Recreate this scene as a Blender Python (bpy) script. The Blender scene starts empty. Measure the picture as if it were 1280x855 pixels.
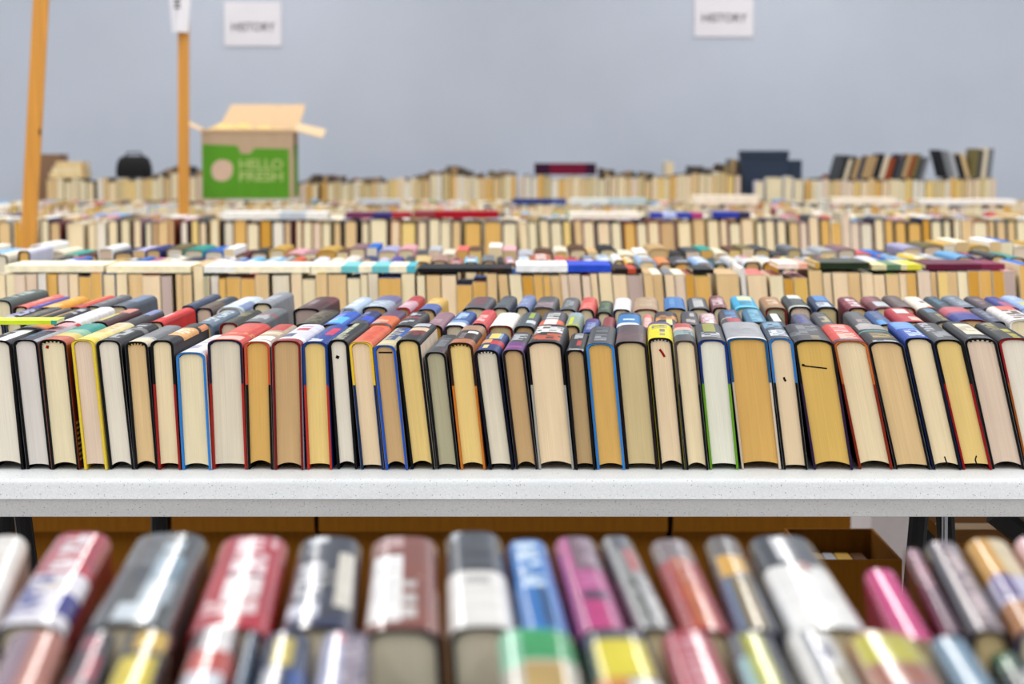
import bpy, math, random
from mathutils import Vector
C = bpy.context.scene.collection
rng = random.Random(7)

# ------------------------------------------------------------------ camera model
F = 2540.0
ZC = 1.136
PITCH = math.atan((427.5 - 182.0) / F)
cp, sp = math.cos(PITCH), math.sin(PITCH)

def at(px, py, Y):
    """pixel -> (X, Z) on the vertical plane at distance Y"""
    u, v = (px - 640.0) / F, (427.5 - py) / F
    t = Y / (cp + v * sp)
    return u * t, ZC + t * (-sp + v * cp)

def xat(px, z, Y):
    """X of a pixel column for a point at height z, distance Y"""
    depth = Y * cp - (z - ZC) * sp
    return (px - 640.0) / F * depth

# ------------------------------------------------------------------ colour
def lin(h):
    if not isinstance(h, str):
        return h
    h = NAMED.get(h, h).lstrip('#')
    out = []
    for i in (0, 2, 4):
        c = int(h[i:i + 2], 16) / 255.0
        out.append(c / 12.92 if c <= 0.04045 else ((c + 0.055) / 1.055) ** 2.4)
    return (out[0], out[1], out[2], 1.0)

NAMED = dict(
    black='0d0d0f', char='26282c', dgrey='45484d', grey='74777c', lgrey='a9acb0', silver='b9bcc4', white='eeeeec', cream='ece2c8',
    navy='1d2440', blue='2364b8', royal='2743a0', lblue='7fb0dc', cyan='35a8d8', teal='2b8f86', green='2f8f4a', lime='b8d430', dgreen='25382c',
    olive='6f6540', yellow='ecd03c', gold='c09a4a', orange='d8761e', coral='d85a3c', red='b8282c', scarlet='d02a22', salmon='d2625c', pink='d8a0a8',
    magenta='d6207c', maroon='5a1a24', wine='742c38', brown='5a3c28', rust='8d4426', tan='c0a070', beige='d8cbb0', mauve='8a6a70', lilac='a8a6c8',
    violet='4a449a', purple='5c3478', dpurple='2c1838', indigo='2c3470')

PAGE = dict(white='e2dac9', cream='e4d6b2', pale='e6d3ac', peach='e4cca8', pink='dcc6b0', tan='d8b988', dtan='c4a274', mustard='d6aa60',
            deep='c8943c', yellow='e4c67e', khaki='cdb98a', brown='b0946a', sage='aca688', gcream='d8ceb8', mauve='b8a49c', mint='e2e0d0', lilac='d8d2ca', ochre='d6b060')
PWORD = dict(white='white', cream='cream', pale='pale cream', peach='peach', pink='pinkish', tan='tan', dtan='dark tan', mustard='mustard', deep='deep mustard',
             yellow='yellowed', khaki='khaki', brown='brown', sage='grey-green', gcream='greyish', mauve='mauve-grey', mint='off-white', lilac='lilac-white', ochre='ochre')

def shade(h, f):
    c = lin(h)
    return (c[0] * f, c[1] * f, c[2] * f, 1.0)

# ------------------------------------------------------------------ materials
def new_mat(name):
    m = bpy.data.materials.new(name)
    m.use_nodes = True
    nt = m.node_tree
    nt.nodes.clear()
    out = nt.nodes.new('ShaderNodeOutputMaterial')
    b = nt.nodes.new('ShaderNodeBsdfPrincipled')
    nt.links.new(b.outputs[0], out.inputs[0])
    return m, nt, b

def N(nt, t, **kw):
    n = nt.nodes.new(t)
    for k, v in kw.items():
        setattr(n, k, v)
    return n

def mul_noise(nt, src, vec, scale, lo, hi, detail=2.0):
    """src colour times a grey noise that runs from lo to hi"""
    mp = N(nt, 'ShaderNodeMapping')
    mp.inputs['Scale'].default_value = scale
    nt.links.new(vec, mp.inputs[0])
    nz = N(nt, 'ShaderNodeTexNoise')
    nz.inputs['Scale'].default_value = 1.0
    nz.inputs['Detail'].default_value = detail
    nt.links.new(mp.outputs[0], nz.inputs['Vector'])
    mr = N(nt, 'ShaderNodeMapRange')
    mr.inputs['From Min'].default_value = 0.3
    mr.inputs['From Max'].default_value = 0.7
    mr.inputs['To Min'].default_value = lo
    mr.inputs['To Max'].default_value = hi
    nt.links.new(nz.outputs[0], mr.inputs[0])
    mx = N(nt, 'ShaderNodeMix', data_type='RGBA', blend_type='MULTIPLY')
    mx.inputs['Factor'].default_value = 1.0
    nt.links.new(src, mx.inputs['A'])
    nt.links.new(mr.outputs[0], mx.inputs['B'])
    return mx.outputs['Result'], nz.outputs[0]

def bump(nt, b, height, strength, dist=0.001):
    bp = N(nt, 'ShaderNodeBump')
    bp.inputs['Strength'].default_value = strength
    bp.inputs['Distance'].default_value = dist
    nt.links.new(height, bp.inputs['Height'])
    nt.links.new(bp.outputs[0], b.inputs['Normal'])

def attr_mat(name, rough, scale, lo, hi, spec=0.5, bmp=0.0, uv=False, coat=0.0):
    m, nt, b = new_mat(name)
    a = N(nt, 'ShaderNodeAttribute', attribute_name='Col')
    tc = N(nt, 'ShaderNodeTexCoord')
    oi = N(nt, 'ShaderNodeObjectInfo')
    vm = N(nt, 'ShaderNodeVectorMath', operation='MULTIPLY_ADD')
    vm.inputs[1].default_value = (1, 1, 1)
    nt.links.new(tc.outputs['UV' if uv else 'Object'], vm.inputs[0])
    nt.links.new(oi.outputs['Random'], vm.inputs[2])
    c, h = mul_noise(nt, a.outputs['Color'], vm.outputs[0], scale, lo, hi)
    if uv:
        c, h2 = mul_noise(nt, c, vm.outputs[0], (70, 9, 7), 0.94, 1.03)
    nt.links.new(c, b.inputs['Base Color'])
    b.inputs['Roughness'].default_value = rough
    b.inputs['Specular IOR Level'].default_value = spec
    b.inputs['Coat Weight'].default_value = coat
    b.inputs['Coat Roughness'].default_value = 0.12
    if bmp:
        bump(nt, b, h, bmp)
    return m

def plain_mat(name, col, rough=0.6, scale=(30, 30, 30), lo=0.94, hi=1.04, spec=0.4, bmp=0.0, metal=0.0):
    m, nt, b = new_mat(name)
    rgb = N(nt, 'ShaderNodeRGB')
    rgb.outputs[0].default_value = lin(col)
    tc = N(nt, 'ShaderNodeTexCoord')
    c, h = mul_noise(nt, rgb.outputs[0], tc.outputs['Object'], scale, lo, hi, 3.0)
    nt.links.new(c, b.inputs['Base Color'])
    b.inputs['Roughness'].default_value = rough
    b.inputs['Specular IOR Level'].default_value = spec
    b.inputs['Metallic'].default_value = metal
    if bmp:
        bump(nt, b, h, bmp)
    return m

M_PAGE = attr_mat('page_edges', 0.85, (1500, 6, 4), 0.9, 1.03, spec=0.15, uv=True)
M_CLOTH = attr_mat('book_cloth', 0.75, (700, 700, 700), 0.9, 1.06, spec=0.12, bmp=0.15)
M_JACKET = attr_mat('jacket_paper', 0.5, (60, 60, 60), 0.88, 1.08, spec=0.1, bmp=0.12, coat=0.0)
M_GLOSS = attr_mat('laminated_jacket', 0.12, (30, 30, 30), 0.86, 1.08, spec=0.3, bmp=0.22, coat=0.0)

def speckle_mat():
    m, nt, b = new_mat('speckled_plastic')
    tc = N(nt, 'ShaderNodeTexCoord')
    vo = N(nt, 'ShaderNodeTexVoronoi')
    vo.inputs['Scale'].default_value = 430.0
    nt.links.new(tc.outputs['Object'], vo.inputs['Vector'])
    # small dark flecks: cells whose random colour is low, near the cell centre
    sep = N(nt, 'ShaderNodeSeparateColor')
    nt.links.new(vo.outputs['Color'], sep.inputs[0])
    lt = N(nt, 'ShaderNodeMath', operation='LESS_THAN')
    lt.inputs[1].default_value = 0.3
    nt.links.new(sep.outputs[0], lt.inputs[0])
    rad = N(nt, 'ShaderNodeMath', operation='MULTIPLY')
    rad.inputs[1].default_value = 0.34
    nt.links.new(sep.outputs[1], rad.inputs[0])
    near = N(nt, 'ShaderNodeMath', operation='LESS_THAN')
    nt.links.new(vo.outputs['Distance'], near.inputs[0])
    nt.links.new(rad.outputs[0], near.inputs[1])
    both = N(nt, 'ShaderNodeMath', operation='MULTIPLY')
    nt.links.new(lt.outputs[0], both.inputs[0])
    nt.links.new(near.outputs[0], both.inputs[1])
    rgb = N(nt, 'ShaderNodeRGB')
    rgb.outputs[0].default_value = lin('d3d7d9')
    c, h = mul_noise(nt, rgb.outputs[0], tc.outputs['Object'], (420, 420, 420), 0.9, 1.05, 3.0)
    c, h2 = mul_noise(nt, c, tc.outputs['Object'], (9, 20, 60), 0.96, 1.03, 3.0)
    mx = N(nt, 'ShaderNodeMix', data_type='RGBA')
    nt.links.new(both.outputs[0], mx.inputs['Factor'])
    nt.links.new(c, mx.inputs['A'])
    mx.inputs['B'].default_value = lin('93949a')
    nt.links.new(mx.outputs['Result'], b.inputs['Base Color'])
    b.inputs['Roughness'].default_value = 0.45
    b.inputs['Specular IOR Level'].default_value = 0.35
    bump(nt, b, h, 0.2, 0.0006)
    return m

def wood_mat():
    m, nt, b = new_mat('pine_stake')
    rgb = N(nt, 'ShaderNodeRGB')
    rgb.outputs[0].default_value = lin('cf8f34')
    tc = N(nt, 'ShaderNodeTexCoord')
    c, h = mul_noise(nt, rgb.outputs[0], tc.outputs['Object'], (220, 220, 5), 0.78, 1.1, 4.0)
    nt.links.new(c, b.inputs['Base Color'])
    b.inputs['Roughness'].default_value = 0.6
    return m

M_TABLE = speckle_mat()
M_BLACK = plain_mat('black_steel', '0a0a0c', 0.5, spec=0.2)
M_STEEL = plain_mat('bright_steel', '9a9ca2', 0.3, metal=0.8)
M_WOOD = wood_mat()
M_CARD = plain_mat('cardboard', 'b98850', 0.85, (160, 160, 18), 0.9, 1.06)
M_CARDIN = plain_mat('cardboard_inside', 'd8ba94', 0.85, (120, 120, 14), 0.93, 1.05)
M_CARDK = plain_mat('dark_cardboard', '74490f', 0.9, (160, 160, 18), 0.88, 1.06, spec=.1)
M_TAPE = plain_mat('packing_tape', 'a37a42', 0.35)
M_GREEN = plain_mat('green_print', '4c8a10', 0.75, (90, 90, 14), 0.93, 1.05)
M_BAND = plain_mat('kraft_band', 'b0977c', 0.85, (90, 90, 14), 0.93, 1.05)
M_PRINT = plain_mat('pale_print', 'c3a690', 0.8)
M_PRINT2 = plain_mat('pale_green_print', '9cac68', 0.8)
M_PAPER = plain_mat('white_paper', 'eceaee', 0.8, (8, 8, 8), 0.97, 1.02)
M_SIGN = plain_mat('sign_paper', 'd6d3d8', 0.85, (8, 8, 8), 0.97, 1.02)
M_CARDM = plain_mat('brown_board', '80624a', 0.85)
M_INK = plain_mat('black_ink', '3c3a40', 0.7)
M_WALL = plain_mat('wall_paint', 'b1b8c4', 0.85, (3, 3, 3), 0.975, 1.02)
M_FLOOR = plain_mat('floor_tile', 'b6b0ab', 0.5, (2, 2, 2), 0.95, 1.03)
M_NAVY = plain_mat('navy_vinyl', '14263c', 0.6)
M_BAG = plain_mat('black_nylon', '09090b', 0.85, (60, 60, 60), 0.8, 1.2, bmp=0.4)
M_KRAFT = plain_mat('crumpled_kraft', 'e2c07c', 0.85, (60, 60, 60), 0.85, 1.1, bmp=0.3)
M_BIN = plain_mat('grey_bin_plastic', 'b9b3b4', 0.5)

# ------------------------------------------------------------------ mesh building
class MB:
    def __init__(self):
        self.v, self.f, self.c, self.m, self.u = [], [], [], [], []

    def quad(self, pts, col, mat=0, uvs=None):
        b = len(self.v)
        self.v.extend(pts)
        self.f.append(tuple(range(b, b + len(pts))))
        self.c.append(col)
        self.m.append(mat)
        self.u.append(uvs or [(p[0], p[2]) for p in pts])

    def box(self, lo, hi, col, mat=0):
        x0, y0, z0 = lo
        x1, y1, z1 = hi
        P = [(x0, y0, z0), (x1, y0, z0), (x1, y1, z0), (x0, y1, z0), (x0, y0, z1), (x1, y0, z1), (x1, y1, z1), (x0, y1, z1)]
        for q in ((0, 3, 2, 1), (4, 5, 6, 7), (0, 1, 5, 4), (1, 2, 6, 5), (2, 3, 7, 6), (3, 0, 4, 7)):
            self.quad([P[i] for i in q], col, mat)

    def merge(self, o, mat4=None, matmap=None):
        b = len(self.v)
        self.v.extend([tuple(mat4 @ Vector(p)) for p in o.v] if mat4 else o.v)
        self.f.extend(tuple(i + b for i in f) for f in o.f)
        self.c.extend(o.c)
        self.u.extend(o.u)
        self.m.extend([matmap] * len(o.f) if matmap is not None else o.m)

    def mesh(self, name, mats, weld=1e-6, smooth=None):
        me = bpy.data.meshes.new(name)
        # weld coincident points
        idx, vs, remap = {}, [], []
        for p in self.v:
            k = (round(p[0] / weld), round(p[1] / weld), round(p[2] / weld))
            j = idx.get(k)
            if j is None:
                j = len(vs)
                idx[k] = j
                vs.append(p)
            remap.append(j)
        fs, cs, ms, us = [], [], [], []
        for f, c, m, u in zip(self.f, self.c, self.m, self.u):
            g, uu = [], []
            for i, t in zip(f, u):
                j = remap[i]
                if j not in g:
                    g.append(j)
                    uu.append(t)
            if len(g) > 2:
                fs.append(g)
                cs.append(c)
                ms.append(m)
                us.append(uu)
        me.from_pydata(vs, [], fs)
        for m in mats:
            me.materials.append(m)
        me.polygons.foreach_set('material_index', ms)
        if any(c is not None for c in cs):
            ca = me.color_attributes.new('Col', 'FLOAT_COLOR', 'CORNER')
            data = []
            for f, c in zip(fs, cs):
                data.extend(list(c or (1, 1, 1, 1)) * len(f))
            ca.data.foreach_set('color', data)
        uv = me.uv_layers.new(name='UVMap')
        uv.data.foreach_set('uv', [x for uu in us for t in uu for x in t])
        if smooth is not None:
            me.polygons.foreach_set('use_smooth', [True] * len(fs))
            me.set_sharp_from_angle(angle=smooth)
        me.update()
        return me

    def obj(self, name, mats, parent=None, smooth=None, loc=None):
        o = bpy.data.objects.new(name, self.mesh(name, mats if isinstance(mats, list) else [mats], smooth=smooth))
        C.objects.link(o)
        if parent:
            o.parent = parent
        if loc:
            o.location = loc
        return o

def tag(o, label, cat, group=None, kind=None):
    if label:
        o['label'] = label
    if cat:
        o['category'] = cat
    if group:
        o['group'] = group
    if kind:
        o['kind'] = kind
    return o

def empty(name, loc, rz=0.0):
    o = bpy.data.objects.new(name, None)
    C.objects.link(o)
    o.location = loc
    o.rotation_euler = (0, 0, rz)
    o.empty_display_size = 0.05
    return o

def prism(mb, prof, y0, y1, col, mat=0, axis='x'):
    """closed polygon swept along x (axis x: prof is (y,z)) """
    n = len(prof)
    for i in range(n):
        a, b = prof[i], prof[(i + 1) % n]
        mb.quad([(y0, a[0], a[1]), (y1, a[0], a[1]), (y1, b[0], b[1]), (y0, b[0], b[1])], col, mat)
    mb.quad([(y0, p[0], p[1]) for p in reversed(prof)], col, mat)
    mb.quad([(y1, p[0], p[1]) for p in prof], col, mat)

def tube(mb, a, b, r, col=None, mat=0, n=10):
    a, b = Vector(a), Vector(b)
    d = (b - a).normalized()
    u = d.orthogonal().normalized()
    w = d.cross(u)
    A = [a + (u * math.cos(t) + w * math.sin(t)) * r for t in [2 * math.pi * i / n for i in range(n)]]
    B = [p + (b - a) for p in A]
    for i in range(n):
        j = (i + 1) % n
        mb.quad([tuple(A[i]), tuple(A[j]), tuple(B[j]), tuple(B[i])], col, mat)
    mb.quad([tuple(p) for p in reversed(A)], col, mat)
    mb.quad([tuple(p) for p in B], col, mat)

# ------------------------------------------------------------------ books
# local frame of a book standing on its fore edge: x thickness, y spine length (0 = end that faces the camera), z height; spine at the top
def profile(T, H, rise, n, off, zlo, zmid=None):
    a, b = T / 2 + off, rise + off
    pts = [(-a, zlo)]
    if zmid is not None:
        pts.append((-a, zmid))
    base = H - rise
    for i in range(n + 1):
        th = math.pi * (1 - i / n)
        c, s = math.cos(th), math.sin(th)
        x = a * math.copysign(abs(c) ** 0.62, c)
        pts.append((x, base + b * abs(s) ** 0.95))
    if zmid is not None:
        pts.append((a, zmid))
    pts.append((a, zlo))
    return pts

def shell(mb, outer, inner, y0, y1, ny, k, colf, rim, mat=0):
    """U-shaped shell swept along y; colf(i, v) gives the outer colour, rim(i) that of the end faces"""
    S = lambda p, y: (p[0] + k * p[1], y, p[1])
    n = len(outer)
    ys = [y0 + (y1 - y0) * j / ny for j in range(ny + 1)]
    for i in range(n - 1):
        for j in range(ny):
            mb.quad([S(outer[i], ys[j]), S(outer[i], ys[j + 1]), S(outer[i + 1], ys[j + 1]), S(outer[i + 1], ys[j])][::-1], colf(i, (j + 0.5) / ny), mat)
        mb.quad([S(inner[i], y0), S(inner[i + 1], y0), S(inner[i + 1], y1), S(inner[i], y1)][::-1], rim(i), mat)
        mb.quad([S(outer[i], y0), S(outer[i + 1], y0), S(inner[i + 1], y0), S(inner[i], y0)], rim(i), mat)
        mb.quad([S(outer[i], y1), S(inner[i], y1), S(inner[i + 1], y1), S(outer[i + 1], y1)], rim(i), mat)
    for i in (0, n - 1):
        q = [S(outer[i], y0), S(inner[i], y0), S(inner[i], y1), S(outer[i], y1)]
        mb.quad(q if i == 0 else q[::-1], rim(min(i, n - 2)), mat)

def art_fn(base, patches, side_l, side_r, n0, narc, seed):
    """colour of a jacket cell: n0 side strips on each side, narc strips over the spine; a patch is (v0, v1, u0, u1, colour, 't' for lettering)"""
    r = random.Random(seed)
    dim = lambda h: shade(h, 0.8 if seed < 200 or seed >= 400 else 0.66 if min(lin(h)[:3]) < .5 else 0.8)
    bc, sl, sr = dim(base), dim(side_l), dim(side_r)
    ps = [(p[0], p[1], p[2], p[3], dim(p[4]), len(p) > 5) for p in patches]
    def f(i, v):
        if i < n0:
            return sl
        if i >= n0 + narc:
            return sr
        # equal-angle strips: u from the superellipse
        th = math.pi * (1 - (i - n0 + 0.5) / narc)
        c = math.cos(th)
        u = 0.5 + 0.5 * math.copysign(abs(c) ** 0.62, c)
        col = bc
        for (v0, v1, u0, u1, cc, t) in ps:
            if v0 <= v <= v1 and u0 <= u <= u1 and (not t or r.random() < 0.68):
                col = cc
        return col
    return f

def page_mb(T, H, L, k, t, rise, col, top_gap, bot, arch, end=0.003, n=8):
    mb = MB()
    w = T / 2 - t - 0.0002
    y0, y1 = end, L - end
    base = H - rise
    xs = [-w + 2 * w * i / n for i in range(n + 1)]
    lo = [bot + arch * (1 - (x / w) ** 2) for x in xs]
    hi = [base + (rise - top_gap) * (max(0.0, 1 - abs(x / w) ** 2.6)) ** 0.6 - 0.0004 for x in xs]
    S = lambda x, y, z: (x + k * z, y, z)
    for i in range(n):
        for (yy, rev) in ((y0, False), (y1, True)):
            q = [S(xs[i], yy, lo[i]), S(xs[i + 1], yy, lo[i + 1]), S(xs[i + 1], yy, hi[i + 1]), S(xs[i], yy, hi[i])]
            uv = [(xs[i], lo[i]), (xs[i + 1], lo[i + 1]), (xs[i + 1], hi[i + 1]), (xs[i], hi[i])]
            mb.quad(q[::-1] if rev else q, col, 0, uv[::-1] if rev else uv)
        mb.quad([S(xs[i], y0, hi[i]), S(xs[i + 1], y0, hi[i + 1]), S(xs[i + 1], y1, hi[i + 1]), S(xs[i], y1, hi[i])], col, 0)
        mb.quad([S(xs[i], y0, lo[i]), S(xs[i], y1, lo[i]), S(xs[i + 1], y1, lo[i + 1]), S(xs[i + 1], y0, lo[i + 1])], col, 0)
    for i, s in ((0, 1), (n, -1)):
        q = [S(xs[i], y0, lo[i]), S(xs[i], y0, hi[i]), S(xs[i], y1, hi[i]), S(xs[i], y1, lo[i])]
        mb.quad(q if s > 0 else q[::-1], col, 0)
    return mb

def hardcover_parts(T, H, L, k, page, cA, cB=None, base=None, patches=(), side=None, side_r=None, rise=0.0065, split=0.67, t=0.0031,
                    arc=12, ny=28, jacket=True, seed=0, arch=0.003, bot=0.0042):
    """meshes of one hardcover: boards, page block, jacket (or art straight on the boards)"""
    out = {}
    A, B = lin(cA), lin(cB or cA)
    zs = H * split
    o_off = -0.0005 if jacket else 0.0
    outer = profile(T, H - (0.0005 if jacket else 0), rise, arc, o_off, 0.0, zs)
    inner = [p for p in profile(T - 2 * t, H - 0.0018, rise, arc, 0.0, 0.0, zs)]
    zmax = H - rise - 0.001
    nn = len(outer)
    rim = lambda i: B if (i == 0 or i == nn - 2) else A
    mb = MB()
    base = base or cA
    if jacket:
        shell(mb, outer, inner, 0.0, L, 1, k, lambda i, v: rim(i), rim)
        out['cover'] = (mb, M_CLOTH)
        jo = profile(T, H, rise, arc, 0.0, 0.0004)
        ji = profile(T, H, rise, arc, -0.0003, 0.0004)
        jm = MB()
        f = art_fn(base, patches, side or base, side_r or side or base, 1, arc, seed)
        edge = lin('909092') if seed % 3 == 1 else shade(base, 0.8)
        shell(jm, jo, ji, 0.0006, L - 0.0006, ny, k, f, lambda i: edge)
        out['dust_jacket'] = (jm, M_JACKET)
    else:
        f = art_fn(base, patches, side or base, side_r or side or base, 2, arc, seed)
        shell(mb, outer, inner, 0.0, L, ny, k, f, rim)
        out['cover'] = (mb, M_JACKET)
    out['page_block'] = (page_mb(T, H, L, k, t, rise, (lin(PAGE.get(page, page)) if isinstance(page, str) else page), 0.0022, bot, arch), M_PAGE)
    return out

def paperback_parts(T, H, L, k, page, base, patches=(), ny=6, seed=0, side=None):
    out = {}
    t = 0.0005
    outer = [(-T / 2, 0), (-T / 2, H - 0.0012), (-T / 2 + 0.001, H)] + [(-T / 2 + T * q, H + 0.0004) for q in (0.25, 0.5, 0.75)] + [(T / 2 - 0.001, H), (T / 2, H - 0.0012), (T / 2, 0)]
    inner = [(-T / 2 + t, 0)] + [(max(-T / 2 + t, min(T / 2 - t, x)), z - t) for x, z in outer[1:-1]] + [(T / 2 - t, 0)]
    mb = MB()
    r = random.Random(seed)
    bc, sc = lin(base), lin(side or base)
    ps = [(p[0], p[1], p[2], p[3], lin(p[4])) for p in patches]
    def f(i, v):
        if i < 2 or i > 5:
            return sc
        u = (i - 1.5) / 4
        c = bc
        for (v0, v1, u0, u1, cc) in ps:
            if v0 <= v <= v1 and u0 <= u <= u1:
                c = cc
        return c
    shell(mb, outer, inner, 0.0, L, ny, k, f, lambda i: sc)
    out['cover'] = (mb, M_JACKET)
    w = T / 2 - t - 0.0001
    pm = MB()
    col = (lin(PAGE.get(page, page)) if isinstance(page, str) else page)
    S = lambda x, y, z: (x + k * z, y, z)
    y0, y1, z0, z1 = 0.0004, L - 0.0004, 0.0, H - t - 0.0004
    P = [S(-w, y0, z0), S(w, y0, z0), S(w, y1, z0), S(-w, y1, z0), S(-w, y0, z1), S(w, y0, z1), S(w, y1, z1), S(-w, y1, z1)]
    U = [(-w, z0), (w, z0), (w, z0), (-w, z0), (-w, z1), (w, z1), (w, z1), (-w, z1)]
    for q in ((0, 3, 2, 1), (4, 5, 6, 7), (0, 1, 5, 4), (1, 2, 6, 5), (2, 3, 7, 6), (3, 0, 4, 7)):
        pm.quad([P[i] for i in q], col, 0, [U[i] for i in q])
    out['page_block'] = (pm, M_PAGE)
    return out

def place_book(parts, name, loc, dx, label, group, smooth=0.6):
    root = empty(name, loc, -math.atan(dx))
    tag(root, label, 'book', group)
    made = {}
    for pn, (mb, mat) in parts.items():
        made[pn] = mb.obj(pn, mat, root, smooth=smooth if pn != 'page_block' else 0.35)
    return root, made

ONES = 'zeroth first second third fourth fifth sixth seventh eighth ninth tenth eleventh twelfth thirteenth fourteenth fifteenth sixteenth seventeenth eighteenth nineteenth'.split()
TENS = dict(zip(range(2, 10), 'twenty thirty forty fifty sixty seventy eighty ninety'.split()))
def nth(n):
    if n < 20:
        return ONES[n]
    t, o = divmod(n, 10)
    return TENS[t].replace('y', 'ieth') if o == 0 else TENS[t] + '-' + ONES[o]

def lerp_table(tab, x):
    for (x0, a), (x1, b) in zip(tab, tab[1:]):
        if x <= x1:
            return a + (b - a) * max(0.0, (x - x0) / (x1 - x0))
    return tab[-1][1]

ZT = 0.74            # every table top
ZB = ZT + 0.0008     # what stands on it

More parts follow.
